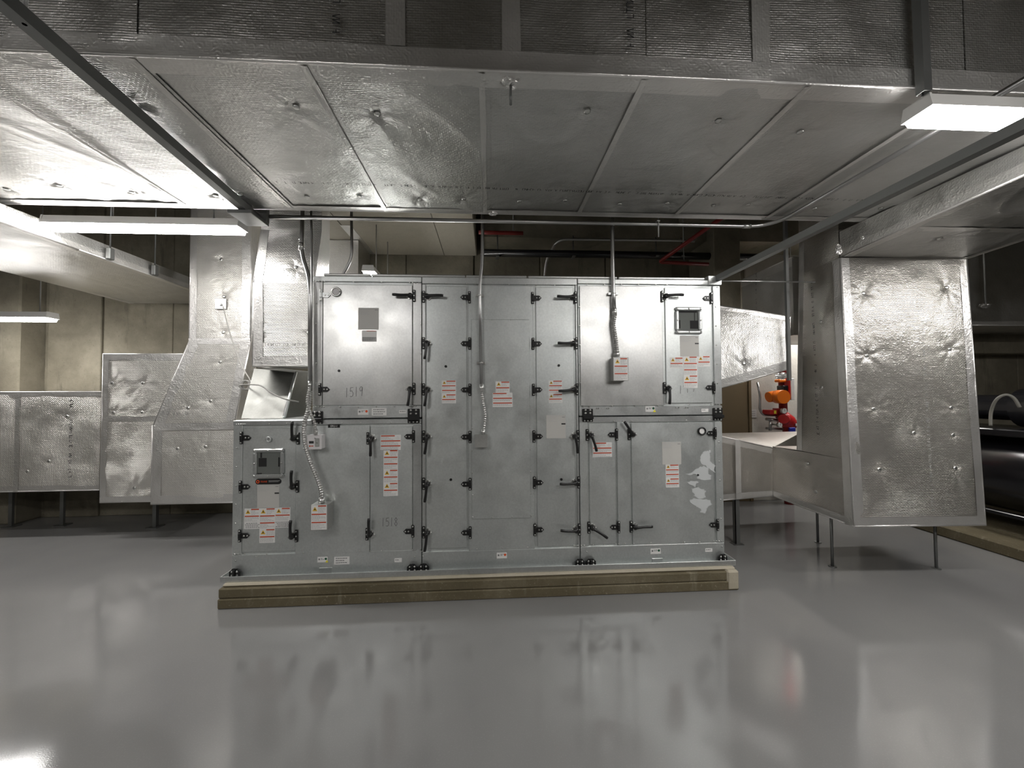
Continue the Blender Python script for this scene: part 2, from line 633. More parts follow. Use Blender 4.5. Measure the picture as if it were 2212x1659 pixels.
def print_row(parent, a, b, up, h, n, fill=0.7, off=0.004, name='printed_marks', ink='blackink'):
    """row of faint stamped characters, unreadable, from a towards b"""
    a, b, up = np.array(a, float), np.array(b, float), np.array(up, float)
    up = up / np.linalg.norm(up)
    L = np.linalg.norm(b - a)
    t = (b - a) / L
    nn = np.cross(t, up)
    if np.dot(nn, CAM - a) < 0:          # towards the open room
        nn = -nn
    rnd = random.Random(int(L * 1000) + n)
    mb = MB()
    x = 0.0
    while x < L:
        wd = h * rnd.uniform(0.4, 0.75)
        if rnd.random() < fill:
            for (x0, y0, x1, y1) in rnd.choice(GLY):
                p0 = a + t * (x + x0 * wd) + up * y0 * h + nn * off
                p1 = a + t * (x + x1 * wd) + up * y1 * h + nn * off
                d = p1 - p0
                d = d / (np.linalg.norm(d) + 1e-9)
                s_ = np.cross(nn, d) * h * 0.075
                k = len(mb.v)
                mb.v += [tuple(p0 - s_), tuple(p1 - s_), tuple(p1 + s_), tuple(p0 + s_)]
                mb.face([k, k + 1, k + 2, k + 3])
        x += wd + h * 0.18 + (h * 0.8 if rnd.random() < 0.12 else 0)
    o = mb.build(name, ink, parent)
    o['kind'] = 'stuff'
    return o


def text_mesh(body, size, extrude=0.0):
    c = bpy.data.curves.new('t', 'FONT')
    c.body = body
    c.size = size
    c.align_x = 'CENTER'
    c.align_y = 'CENTER'
    c.resolution_u = 3
    o = bpy.data.objects.new('t', c)
    col.objects.link(o)
    bpy.context.view_layer.update()
    dg = bpy.context.evaluated_depsgraph_get()
    me = o.evaluated_get(dg).to_mesh()
    vs = [tuple(v.co) for v in me.vertices]
    fs = [list(p.vertices) for p in me.polygons]
    o.evaluated_get(dg).to_mesh_clear()
    bpy.data.objects.remove(o)
    bpy.data.curves.remove(c)
    return vs, fs


def put_text(mb, body, x, z, y, width, height, mi, slant=0.0):
    """flat lettering in the plane Y=y facing -Y, centred on x,z and fitted to width, height"""
    vs, fs = text_mesh(body, 1.0)
    a = np.array(vs)
    lo, hi = a.min(0), a.max(0)
    n = len(mb.v)
    for p in a:
        u = (p[0] - (lo[0] + hi[0]) / 2) / (hi[0] - lo[0]) * width
        v = (p[1] - (lo[1] + hi[1]) / 2) / (hi[1] - lo[1]) * height
        mb.v.append((x + u + slant * v, y, z + v))
    for f in fs:
        mb.face([n + i for i in f], mi)


# ------------------------------------------------------------------ the room
YB = 5.2                     # face of the back wall
XL, XR, YF, ZC = -8.5, 9.5, -5.0, 4.4


def struct(name, mb, m):
    o = mb.build(name, m)
    o['kind'] = 'structure'
    return o


b = MB(); b.box(XL, XR, YF, YB + .3, -0.2, 0.0); floor_o = struct('floor', b, 'floor')
b = MB(); b.box(XL, XR, YF, YB + .3, ZC, ZC + 0.2); struct('ceiling', b, 'ceil')
b = MB(); b.box(XL - .3, XL, YF, YB + .3, 0, ZC); struct('wall_left', b, 'wall')
b = MB(); b.box(XR, XR + .3, YF, YB + .3, 0, ZC); struct('wall_right', b, 'wall')
b = MB(); b.box(XL, XR, YF - .3, YF, 0, ZC); struct('wall_front', b, 'ceil')
b = MB(); b.box(XL, XR, YB + .02, YB + .3, 0, ZC); wall_back = struct('wall_back', b, 'wall')
# cast panels of the back wall, told apart by their form joints
cuts = [XL, -7.1, aty(105, 700, YB)[0], aty(222, 700, YB)[0], aty(374, 700, YB)[0], -2.9, -2.0, -1.1, -0.2, 0.7, 1.6, 2.55]
for i in range(len(cuts) - 1):
    b = MB()
    o_ = [0, 0.004, -0.012, 0.006, -0.006][i % 5]
    b.box(cuts[i] + 0.006, cuts[i + 1] - 0.006, YB + o_, YB + 0.03, 0, ZC - 0.02, 0, 0.008)
    b.build('concrete_panel', 'wall', wall_back)
xw0 = aty(1610, 880, YB)[0]
b = MB(); b.box(xw0 + .04, 5.2, YB, YB + .03, 0, ZC - 0.02, 0, 0.008); b.build('painted_panel', 'wall_pale', wall_back)
for x0, x1 in ((5.2, 6.4), (6.4, 7.7), (7.7, XR)):
    b = MB(); b.box(x0 + .006, x1 - .006, YB, YB + .03, 0, ZC - 0.02, 0, 0.008); b.build('concrete_panel', 'wall', wall_back)
# brown door beside the sprinkler riser
b = MB(); b.box(2.57, xw0 + .03, YB - 0.02, YB + .03, 0, 2.15, 0, 0.004)
d1 = struct('door_1', b, 'door_brown')
b = MB(); b.tube([(2.66, YB - .02, 1.0), (2.66, YB - .07, 1.0), (2.76, YB - .07, 1.0)], 0.01, 8); b.build('door_handle', 'conduit', d1)
b = MB()
for x0, x1, z0, z1 in ((xw0 + .03, xw0 + .07, 0, 2.2), (2.53, 2.57, 0, 2.2), (2.57, xw0 + .03, 2.155, 2.2)):
    b.box(x0, x1, YB - 0.035, YB + .03, z0, z1, 0, 0.003)
b.build('door_frame', 'door_brown', d1)
# pilaster at far left
b = MB(); b.box(-7.0, aty(42, 720, 4.93)[0], 4.93, YB + .02, 0, ZC, 0, 0.015)
tr = struct('trim_1', b, 'wall')
b = MB(); b.tube([(-5.9, 4.915, 0), (-5.9, 4.915, 2.35)], 0.014, 10); b.build('conduit', 'hose', tr)
# beams of the slab above the unit
b = MB(); b.box(-0.1, 9.0, 3.9, 4.35, 3.78, ZC); struct('trim_2', b, 'ceil')
b = MB(); b.box(-0.1, XR, 4.75, YB, 3.45, ZC); struct('trim_3', b, 'wall')
b = MB(); b.box(2.4, 2.9, 2.95, 4.7, 3.62, ZC); struct('trim_4', b, 'wall')
# soffit above and behind the unit at left (beige underside)
b = MB(); b.box(-2.6, aty(1030, 553, 5.15)[0], 3.62, YB, 3.37, ZC, 0, 0.01)
sf = struct('trim_5', b, 'beige')
b = MB(); b.box(-0.6, -0.592, 3.64, 5.18, 3.366, 3.37); b.build('board_joint', 'ceil', sf)
b = MB(); b.box(aty(780, 540, 5.0)[0], aty(800, 540, 5.0)[0], 4.3, 5.17, 3.3655, 3.3695); b.build('lamp_reflection_strip', 'tape', sf)  # bright strip added in place of the small lamp's reflection on the soffit
b = MB(); b.box(-1.62, -1.612, 3.64, 5.18, 3.366, 3.37); b.build('board_joint', 'ceil', sf)

# ------------------------------------------------------------------ strip lights


def strip_light(label, p0, p1, zb, rods=(0.2, 0.8), rod_top=None, group='strip lights'):
    """p0, p1 the ends of the fixture on plan; zb the lens' lowest point"""
    a, c = Vector((p0[0], p0[1], 0)), Vector((p1[0], p1[1], 0))
    L = (c - a).length
    t = (c - a) / L
    s_ = Vector((-t.y, t.x, 0))
    root = thing('strip_light', (a.x, a.y, zb), label, 'lamp', group)

    def pt(u, v, z):
        q = a + t * u + s_ * v
        return (q.x, q.y, z)
    prof = [(-.058, .0315), (-.044, 0), (.044, 0), (.058, .0315)]
    mb = MB()
    n = len(prof)
    for u in (0.004, L - 0.004):
        for v, z in prof:
            mb.v.append(pt(u, v, zb + z))
    for i in range(n - 1):
        mb.face([i, n + i, n + i + 1, i + 1], 0)
    mb.face(list(range(n)), 0)
    mb.face(list(range(2 * n - 1, n - 1, -1)), 0)
    mb.build('lens', 'lens', root)
    mb = MB()
    p = [pt(0, -.064, zb + .032), pt(0, .064, zb + .032), pt(0, .050, zb + .09), pt(0, -.050, zb + .09)]
    q = [pt(L, -.064, zb + .032), pt(L, .064, zb + .032), pt(L, .050, zb + .09), pt(L, -.050, zb + .09)]
    mb.hull8(p[::-1] + q[::-1])
    mb.build('housing', 'lamp_body', root)
    for u in (-0.006, L - 0.006):
        mb = MB()
        mb.hull8([pt(u, -.066, zb + .03), pt(u, .066, zb + .03), pt(u, .054, zb + .092), pt(u, -.054, zb + .092)][::-1] +
                 [pt(u + .012, -.066, zb + .03), pt(u + .012, .066, zb + .03), pt(u + .012, .054, zb + .092), pt(u + .012, -.054, zb + .092)][::-1])
        mb.build('end_cap', 'lamp_body', root)
    if rod_top:
        for k in rods:
            mb = MB()
            mb.tube([pt(L * k, 0, zb + .088), pt(L * k, 0, rod_top)], 0.006, 8)
            mb.build('hanger_rod', 'rod', root)
    return root


la, lb = aty(107, 490, 3.05), aty(523, 490, 3.05)
strip_light('lit strip light hung under the foil duct above the left ductwork', (la[0], 3.05), (lb[0], 3.05), aty(316, 500, 3.05)[2], (0.32, 0.85), ZC)
ra = aty(1982, 258, 1.60)
strip_light('lit strip light under the big foil duct at the right edge', (ra[0], 1.60), (ra[0] + 1.22, 1.60), ra[2] - .01, (0.08, 0.9), 2.845)
lc = aty(113, 690, 4.3)
strip_light('lit strip light low in front of the bare concrete wall', (lc[0] - 1.22, 4.3), (lc[0], 4.3), lc[2] - .02, (0.1, 0.9), ZC)
ld = aty(795, 592, 4.0)
strip_light('small lit strip light seen end-on above the unit, behind it', (ld[0], 4.0), (ld[0], 4.95), ld[2], (0.3, 0.8), 3.37)
strip_light('lit strip light beyond the right edge of the picture, in line with the right one', (4.2, 1.60), (5.42, 1.60), ra[2] - .01, (0.08, 0.9), 2.845)
strip_light('strip light hidden behind the riser duct, lighting the sprinkler valves', (3.75, 4.78), (4.95, 4.78), 2.55, (0.15, 0.85), ZC)
for i, (x, y) in enumerate(((-2.4, 0.1), (1.1, 0.25), (-6.0, 0.4), (-3.6, -1.3), (2.3, -1.3))):  # the two behind the viewer are unseen, added to raise the light level
    strip_light('strip light %s' % ('overhead, left of the viewer', 'overhead, right of the viewer', 'out of the picture at far left', 'added unseen behind the viewer at left for more light', 'added unseen behind the viewer at right for more light')[i],
                (x, y), (x + 1.22, y), 2.72, (0.15, 0.85), ZC)

# ------------------------------------------------------------------ housekeeping pad under the unit
Y0 = 2.99


def A(px, py, y=Y0):
    q = aty(px, py, y)
    return q[0], q[2]


px0, px1 = atz(468.5, 1317, 0)[0], 1.885
zt = aty(1000, 1252, 2.875)[2]
pad = thing('housekeeping_pad', (0, 3.5, 0), 'olive concrete plinth under the air handling unit', 'plinth')
b = MB(); b.box(px0, px1, 2.872, 4.5, 0, zt * 0.46, 0, 0.006); b.build('lower_lift', 'pad', pad)
b = MB(); b.box(px0 + .001, px1 - .001, 2.880, 4.5, zt * 0.46 + .002, zt - .012, 0, 0.006); b.build('upper_lift', 'pad', pad)
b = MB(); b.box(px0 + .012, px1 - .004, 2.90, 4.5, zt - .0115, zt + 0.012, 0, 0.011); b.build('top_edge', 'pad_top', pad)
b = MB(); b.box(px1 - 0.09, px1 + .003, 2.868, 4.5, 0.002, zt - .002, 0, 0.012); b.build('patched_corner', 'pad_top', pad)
zr0 = zt + .012
zr1 = aty(1000, 1229, 2.93)[2]
rail = thing('base_rail', (0, 3.5, zr0), 'long flat steel drip rail between the plinth and the unit', 'rail')
rx0, rx1 = aty(475, 1250, 2.925)[0], aty(1590, 1216, 2.925)[0]
b = MB()
b.box(rx0, rx1, 2.925, 2.931, zr0, zr1, 0, 0.001)
b.box(rx0, rx1, 2.931, 4.42, zr0, zr0 + .006)
b.box(rx0, rx0 + .006, 2.931, 4.42, zr0, zr1)
b.box(rx1 - .006, rx1, 2.931, 4.42, zr0, zr1)
b.build('channel', 'galv_frame', rail)
b = MB(); b.box(-0.16, 0.05, 2.921, 2.9248, zr0 + .006, zr1 + .003, 0, .001); b.build('splice_plate', 'galv_frame', rail)
ZBASE = zr0 + .007

# ------------------------------------------------------------------ air handling unit
YD = 4.3                      # rear of the unit
GAP = 0.0035


def hinge_mesh(kind):
    """T hinge: leaf on the frame, pointed tab to the right; origin at the knuckle, front at y<0"""
    mb = MB()
    mb.box(-.011, .011, -.012, 0, -.047, .047, 0, .004)
    mb.box(-.009, .012, -.019, -.004, -.022, .022, 0, .005)
    mb.prism([(.008, -.019), (.052, -.019), (.070, 0), (.052, .019), (.008, .019)], -.009, 0, 0)
    for x, z, y in ((0, .036, -.012), (0, -.036, -.012), (.032, 0, -.009), (.055, 0, -.009)):
        mb.dome_y(x, z, y, .0062, .005, 8, 1)
    return mb


def latch_mesh(mb_only=True):
    mb = MB()
    mb.box(-.011, .011, -.014, 0, -.046, .046, 0, .004)
    for z in (.034, 0, -.034):
        mb.dome_y(0, z, -.014, .006, .005, 8, 1)
    return mb


def cam_mesh():
    """bright cast keeper beside the latch plate"""
    mb = MB()
    mb.prism([(.012, -.018), (.040, -.026), (.060, -.006), (.048, .020), (.028, .030), (.012, .020)], -.012, 0, 0)
    mb.box(.018, .034, -.034, -.008, -.010, .012, 0, .004)
    mb.dome_y(.052, -.004, -.012, .009, .008, 10, 0)
    mb.dome_y(.040, .016, -.012, .006, .006, 8, 0)
    return mb


def lever_mesh():
    """black lever pointing down from its pivot, standing off the door"""
    mb = MB()
    mb.dome_y(0, 0, -.020, .019, .024, 12, 0)
    P, R_ = [], []
    for i in range(9):
        t = i / 8
        P.append((.0 + .006 * math.sin(t * 2.2), -.036 - .012 * math.sin(t * math.pi * .6), .004 - .132 * t))
        R_.append(.0125 - .0028 * math.sin(t * 3.0) if i < 8 else .010)
    mb.tube(P, R_, 10, 0)
    mb.box(-.010, .022, -.030, -.012, -.010, .012, 0, .003)
    return mb


PROTO = {}
for nm, mk, mats in (('hinge', hinge_mesh(0), ['black', 'bolt']), ('hinge_plain', hinge_mesh(0), ['galv_frame', 'bolt']),
                     ('latch_plate', latch_mesh(), ['black', 'bolt']), ('latch_keeper', cam_mesh(), ['bolt']),
                     ('latch_handle', lever_mesh(), ['handle'])):
    o = mk.build(nm, mats)
    PROTO[nm] = o.data
    bpy.data.objects.remove(o)


def inst(name, proto, parent, x, z, y=Y0, rot=0.0, flip=1):
    o = bpy.data.objects.new(name, PROTO[proto])
    col.objects.link(o)
    o.parent = parent
    o.location = Vector((x, y, z)) - wloc(parent)
    o.rotation_euler = (0, rot, 0)
    o.scale = (flip, 1, 1)
    return o


def hinge(door, px, py, side, plain=False):
    x, z = A(px, py, Y0 - .01)
    inst('hinge', 'hinge_plain' if plain else 'hinge', door, x, z, Y0 - .0005, 0, side)


def latch(door, px, py, side, ang):
    """side +1: door to the right of the plate; ang: lever's direction in degrees, 0 = down, 90 = right"""
    x, z = A(px, py, Y0 - .01)
    inst('latch_plate', 'latch_plate', door, x, z, Y0 - .0005)
    inst('latch_keeper', 'latch_keeper', door, x, z, Y0 - .0005, 0, side)
    inst('latch_handle', 'latch_handle', door, x + side * .026, z, Y0 - .0005, -math.radians(ang), 1)


def slab(name, parent, p0, p1, m='galv', y=Y0, th=.012, bev=.003, gap=GAP):
    """flat sheet between two pixels (corner to corner) on the unit's front"""
    x0, z1 = A(*p0)
    x1, z0 = A(*p1)
    mb = MB()
    mb.box(x0 + gap, x1 - gap, y, y + th, z0 + gap, z1 - gap, 0, bev)
    return mb.build(name, m, parent)


def rect(mb, x0, x1, z0, z1, y, mi):
    n = len(mb.v)
    mb.v += [(x0, y, z0), (x1, y, z0), (x1, y, z1), (x0, y, z1)]
    mb.face([n, n + 1, n + 2, n + 3], mi)


def tri(mb, x, z, s_, y, mi):
    n = len(mb.v)
    mb.v += [(x - s_ * .58, y, z - s_ * .5), (x + s_ * .58, y, z - s_ * .5), (x, y, z + s_ * .5)]
    mb.face([n, n + 1, n + 2], mi)


def text_lines(mb, x0, x1, z0, z1, y, mi, rnd, pitch=.0085, h=.0034):
    z = z1 - h
    while z > z0:
        xe = x1 - (x1 - x0) * (rnd.uniform(0, .12) if rnd.random() < .7 else rnd.uniform(.2, .5))
        x = x0
        while x < xe - .004:
            wd = min(rnd.uniform(.006, .018), xe - x)
            rect(mb, x, x + wd, z, z + h, y, mi)
            x += wd + .0028
        z -= pitch


LAB = ['white', 'redink', 'yellow', 'lightink', 'ink', 'blackink', 'paper', 'orangeink', 'greenink', 'brightyellow']


def warn_label(parent, p0, p1, rows, y=None, seed=1, name='warning_label', xz=None):
    """white sticker; rows: 'w' = red heading with a yellow triangle, 'r' = red heading over small print, 'd' = the same with a drawing"""
    if xz:
        x0, x1, z0, z1 = xz
    else:
        x0, z1 = A(*p0)
        x1, z0 = A(*p1)
    y = Y0 if y is None else y
    rnd = random.Random(seed)
    mb = MB()
    mb.box(x0, x1, y - .0012, y - .0001, z0, z1, 0)
    yy = y - .0018
    n = len(rows)
    hh = (z1 - z0) / n
    for i, r in enumerate(rows):
        za, zb = z1 - hh * (i + 1), z1 - hh * i
        bar = min(.0085, hh * .22)
        m_ = .004
        if r == 'w':
            ts = min(hh * .62, .03)
            tri(mb, x0 + ts * .75 + m_, zb - hh * .45, ts, yy, 2)
            tri(mb, x0 + ts * .75 + m_, zb - hh * .47, ts * .42, yy - .0004, 5)
            rect(mb, x0 + ts * 1.5 + m_, x1 - m_, zb - bar - .002, zb - .002, yy, 1)
            text_lines(mb, x0 + ts * 1.55 + m_, x1 - m_, za + .003, zb - bar - .006, yy, 3, rnd)
        elif r == 'd':
            xe = x0 + (x1 - x0) * .7
            rect(mb, x0 + m_, xe, zb - bar - .002, zb - .002, yy, 1)
            text_lines(mb, x0 + m_, xe, za + .003, zb - bar - .006, yy, 3, rnd)
            cx = x1 - (x1 - x0) * .16
            for q in range(5):
                rect(mb, cx - .014 + q * .007, cx - .0128 + q * .007, za + .002 + abs(q - 2) * .004, zb - .008 - abs(q - 2) * .006, yy, 3)
        elif r == 't':
            z = zb - .006
            while z > za + .006:
                k = rnd.uniform(.3, .46)
                cx = (x0 + x1) / 2
                x = cx - (x1 - x0) * k
                while x < cx + (x1 - x0) * k:
                    wd = rnd.uniform(.008, .016)
                    rect(mb, x, x + wd, z - .0045, z, yy, 4)
                    x += wd + .003
                z -= .0105
        else:
            rect(mb, x0 + m_, x1 - m_, zb - bar - .002, zb - .002, yy, 1)
            text_lines(mb, x0 + m_, x1 - m_, za + .003, zb - bar - .006, yy, 3, rnd)
    return mb.build(name, LAB, parent)


def doc_label(parent, p0, p1, seed=1, chip=True, base=6):
    x0, z1 = A(*p0)
    x1, z0 = A(*p1)
    rnd = random.Random(seed)
    mb = MB()
    mb.box(x0, x1, Y0 - .0012, Y0 - .0001, z0, z1, base)
    yy = Y0 - .0018
    rect(mb, x0 + .004, x1 - .004, z1 - .007, z1 - .004, yy, 3)
    text_lines(mb, x0 + .005, x0 + (x1 - x0) * .6, z1 - .055, z1 - .012, yy, 3, rnd)
    rect(mb, x1 - .028, x1 - .006, z1 - .018, z1 - .014, yy, 4)
    if chip:
        rect(mb, x1 - .033, x1 - .001, z1 - (z1 - z0) * .41, z1 - (z1 - z0) * .35, yy, 5)
    return mb.build('data_plate', LAB, parent)


def small_sticker(parent, p0, p1, kind, y):
    x0, z1 = A(*p0)
    x1, z0 = A(*p1)
    mb = MB()
    mb.box(x0, x1, y - .0012, y - .0001, z0, z1, 0)
    yy = y - .0018
    L, H = x1 - x0, z1 - z0
    rnd = random.Random(int(p0[0]))
    if kind == 't':
        for k in range(3):
            text_lines(mb, x0 + .012, x1 - .01, z0 + H * (.12 + .29 * (2 - k)), z0 + H * (.28 + .29 * (2 - k)), yy, 4, rnd, .02, .006)
    elif kind == 's':
        text_lines(mb, x0 + .006, x1 - .006, z0 + H * .35, z0 + H * .7, yy, 4, rnd, .02, .005)
    else:
        rect(mb, x0 + L * .10, x0 + L * .26, z0 + H * .42, z0 + H * .72, yy, 4)
        text_lines(mb, x0 + L * .34, x0 + L * .68, z0 + H * .4, z0 + H * .78, yy, 4, rnd, .008, .004)
        n = len(mb.v)
        cx, cz, r = x0 + L * .82, z0 + H * .62, H * .22
        mb.v += [(cx + r * math.cos(a), yy, cz + r * math.sin(a)) for a in np.linspace(0, 2 * math.pi, 13)[:-1]]
        mb.face(list(range(n, n + 12)), {'g': 8, 'o': 7, 'y': 8}[kind])
        if kind == 'y':
            tri(mb, x0 + L * .93, z0 + H * .2, H * .5, yy - .0004, 9)
    return mb.build('inspection_sticker', LAB, parent)


def scribble(parent, pts_list, name='handwritten_number', r=.0022, ink='ink'):
    mb = MB()
    for pts in pts_list:
        P = [np.array(aty(px, py, Y0 - .001)) for px, py in pts]
        for a_, c_ in zip(P[:-1], P[1:]):
            d = c_ - a_
            L = np.linalg.norm(d)
            if L < 1e-6:
                continue
            d /= L
            s_ = np.array([-d[2], 0, d[0]]) * r
            n = len(mb.v)
            mb.v += [tuple(a_ - s_ - d * r * .5), tuple(c_ - s_ + d * r * .5), tuple(c_ + s_ + d * r * .5), tuple(a_ + s_ - d * r * .5)]
            mb.face([n, n + 1, n + 2, n + 3])
    return mb.build(name, ink, parent)


def digit(ch, x, y, w_, h_):
    """stroke points of a handwritten digit in pixels; x, y = top left"""
    D = {'1': [[(.5, 0), (.45, 1)]],
         '5': [[(.95, 0), (.2, .05), (.15, .42)], [(.15, .42), (.6, .36), (.95, .6), (.85, .88), (.5, 1), (.1, .95)]],
         '9': [[(.85, .1), (.5, 0), (.15, .2), (.3, .48), (.7, .45), (.88, .1)], [(.88, .1), (.85, .5), (.7, 1)]],
         '8': [[(.5, .45), (.15, .25), (.5, 0), (.85, .22), (.5, .45), (.1, .75), (.5, 1), (.9, .75), (.5, .45)]],
         '6': [[(.75, 0), (.35, .3), (.15, .7), (.45, 1), (.85, .8), (.6, .55), (.2, .68)]],
         '0': [[(.5, 0), (.1, .4), (.4, 1), (.85, .6), (.5, 0)]],
         '4': [[(.2, 0), (.1, .5), (.8, .5)], [(.7, .1), (.65, 1)]]}
    return [[(x + a_ * w_, y + c_ * h_) for a_, c_ in st] for st in D[ch]]


def number(parent, s_, x, y, w_, h_, slope=0.0, ink='ink', r=.0022):
    L = []
    for i, ch in enumerate(s_):
        L += digit(ch, x + i * w_ * 1.28, y + i * slope, w_, h_)
    return scribble(parent, L, r=r, ink=ink)


def screws(parent, pts, y=Y0, r=.0055):
    mb = MB()
    for px, py in pts:
        x, z = A(px, py)
        mb.dome_y(x, z, y, r, .0045, 6, 0)
    o = mb.build('screws', 'bolt', parent)
    o['kind'] = 'stuff'
    return o


def lerp_pts(a, c, n):
    return [(a[0] + (c[0] - a[0]) * i / (n - 1), a[1] + (c[1] - a[1]) * i / (n - 1)) for i in range(n)]


def dot(parent, px, py, r=.010):
    x, z = A(px, py)
    mb = MB()
    mb.disc_y(x, z, Y0 - .004, r, .005, 14)
    return mb.build('plug', 'black', parent)


def port(parent, px, py, r, ring='bolt', disc='plasticwhite'):
    x, z = A(px, py)
    mb = MB()
    n = 24
    P = [(x + r * math.cos(a), Y0 - .010, z + r * math.sin(a)) for a in np.linspace(0, 2 * math.pi, n + 1)]
    mb.tube(P, .0065, 8, 0)
    mb.disc_y(x, z, Y0 - .008, r * .97, .009, 20, 1)
    return mb.build('test_port', [ring, disc], parent)


def view_window(parent, p0, p1, left=True):
    x0, z1 = A(*p0)
    x1, z0 = A(*p1)
    wd = .028
    mb = MB()
    for a_, b_, c_, d_ in ((x0, x1, z1 - wd, z1), (x0, x1, z0, z0 + wd), (x0, x0 + wd, z0 + wd, z1 - wd), (x1 - wd, x1, z0 + wd, z1 - wd)):
        mb.box(a_, b_, Y0 - .022, Y0 - .0005, c_, d_, 0, .008)
    for px_ in (x0 + wd * .5, (x0 + x1) / 2, x1 - wd * .5):
        for pz in (z0 + wd * .5, (z0 + z1) / 2, z1 - wd * .5):
            if abs(px_ - (x0 + x1) / 2) < .01 and abs(pz - (z0 + z1) / 2) < .01:
                continue
            mb.dome_y(px_, pz, Y0 - .022, .0065, .005, 8, 1)
    # what shows through the pane: grey cabinet interior with two dark slots
    mb.box(x0 + wd, x1 - wd, Y0 - .006, Y0 - .003, z0 + wd, z1 - wd, 2)
    u = lambda t: x0 + wd + (x1 - x0 - 2 * wd) * t
    v = lambda t: z0 + wd + (z1 - z0 - 2 * wd) * t
    sl = [(.05, .40, .34, .74), (.90, .98, .33, .76), (.0, .2, .0, .05), (.12, .2, .75, 1.0)] if left else [(.58, .98, .08, .50), (.02, .09, .10, .52), (.0, .95, .90, 1.0), (.80, .84, .5, .9)]
    for a_, b_, c_, d_ in sl:
        rect(mb, u(a_), u(b_), v(c_), v(d_), Y0 - .0065, 3)
    return mb.build('view_window', ['galv_frame', 'bolt', 'glass', 'dark'], parent)


def lift_bracket(parent, p0, p1, y=Y0 - .004):
    x0, z1 = A(*p0)
    x1, z0 = A(*p1)
    mb = MB()
    h = z1 - z0
    mb.box(x0, x1, y - .008, y + .006, z0, z1, 0, .004)
    mb.box(x0 + .004, x1, y - .030, y - .006, z0 + h * .22, z0 + h * .46, 0, .003)
    for fx in (.28, .72):
        for fz in (.66, .9):
            mb.dome_y(x0 + (x1 - x0) * fx, z0 + h * fz, y - .008, .0085, .006, 10, 1)
    for fx in (.2, .5, .8):
        mb.dome_y(x0 + (x1 - x0) * fx, z0 + h * .09, y - .008, .0065, .005, 8, 1)
    return mb.build('joining_bracket', ['black', 'bolt'], parent)


def foot_bracket(parent, p0, p1, wing=0):
    x0, z1 = A(*p0)
    x1, z0 = A(*p1)
    mb = MB()
    h = z1 - z0
    c = (x1 - x0) * .28
    mb.prism([(x0, z0), (x1, z0), (x1, z0 + h * .68), (x1 - c, z1), (x0 + c, z1), (x0, z0 + h * .68)], Y0 - .032, Y0 - .022, 0)
    mb.box((x0 + x1) / 2 - .006, (x0 + x1) / 2 + .006, Y0 - .05, Y0 - .004, z0, z1 - .006, 0, .002)
    for fx in (.27, .73):
        for fz in (.32, .7):
            mb.dome_y(x0 + (x1 - x0) * fx, z0 + h * fz, Y0 - .032, .008, .006, 10, 1)
    return mb.build('lifting_lug', ['black', 'bolt'], parent)


def module(label, x0, x1, z0, z1, rails=True, base_h=0.0):
    """insulated casing, returns the thing's root"""
    root = thing('air_handler_module', ((x0 + x1) / 2, (Y0 + YD) / 2, z0), label, 'air handler', 'sections of the air handling unit')
    mb = MB()
    mb.box(x0 + .004, x1 - .004, Y0 + .011, YD, z0, z1, 0, .004)
    mb.build('casing', 'galv', root)
    return root


def xz(px, py):
    return A(px, py)


XU = [A(502.5, 1050)[0], A(676, 740)[0], A(911.3, 900)[0], A(1250, 900)[0], A(1557, 740)[0], A(1562, 1050)[0]]
ZS = A(1100, 900)[1]                    # joint between the upper and the lower sections
ZTOP = A(1106, 601)[1]
M1 = module('lower left section of the air handling unit, with number 1518', XU[0], XU[2], ZBASE, ZS - .008)
M2 = module('bright upper left section of the air handling unit, with number 1519', XU[1], XU[2], ZS, ZTOP)
M3 = module('tall middle section of the air handling unit with two narrow doors', XU[2], XU[3], ZBASE, ZTOP)
M4 = module('upper right section of the air handling unit with bright blank panel', XU[3], XU[4], ZS, ZTOP)
M5 = module('lower right section of the air handling unit with smeared white plaster', XU[3], XU[5], ZBASE, ZS - .008)


def fr(name, parent, x0, x1, z0, z1, m='galv_frame', y=Y0 - .004, th=.016):
    mb = MB()
    mb.box(x0, x1, y, y + th, z0, z1, 0, .003)
    return mb.build(name, m, parent)


def zpx(py, px=1106):
    return A(px, py)[1]


def xpx(px, py=850):
    return A(px, py)[0]


# --- lower left
zb1 = zpx(1193, 700)
fr('bottom_rail', M1, XU[0], XU[2] - .004, ZBASE, zb1 - .002, 'galv', Y0 - .001)
fr('top_rail', M1, XU[0], XU[2] - .004, zpx(917, 700), ZS - .010)
fr('corner_post', M1, XU[0], xpx(523.5, 1060) - .003, zb1, zpx(918, 510), 'galv', Y0)
fr('corner_post', M1, xpx(892, 1060) + .002, XU[2] - .003, zb1, zpx(918, 900))
dA = slab('door', M1, (524, 924), (638.5, 1191))
slab('fixed_panel', M1, (638.5, 918.5), (799, 1193.5), 'galv', Y0 - .002)
dC = slab('door', M1, (799, 921), (891.5, 1190))
for y_, x_ in ((946, 520.5), (1052, 518.5), (1158, 517)):
    hinge(dA, x_, y_, 1)
for y_, x_ in ((947, 643.5), (1051, 642), (1158, 640)):
    latch(dA, x_, y_, -1, 176)
view_window(dA, (549, 969), (615, 1031), True)
port(dA, 581.5, 949, .016, 'galv_frame', 'galv_frame')
mb = MB()
bx0, bz1 = A(552, 1034.5)
bx1, bz0 = A(608, 1045.5)
r_ = (bz1 - bz0) / 2
pts = [(bx1 - r_ + r_ * math.cos(a), (bz0 + bz1) / 2 + r_ * math.sin(a)) for a in np.linspace(-math.pi / 2, math.pi / 2, 9)] + \
      [(bx0 + r_ + r_ * math.cos(a), (bz0 + bz1) / 2 + r_ * math.sin(a)) for a in np.linspace(math.pi / 2, 3 * math.pi / 2, 9)]
mb.prism(pts, Y0 - .003, Y0 - .0004, 0)
cz = (bz0 + bz1) / 2
n = len(mb.v)
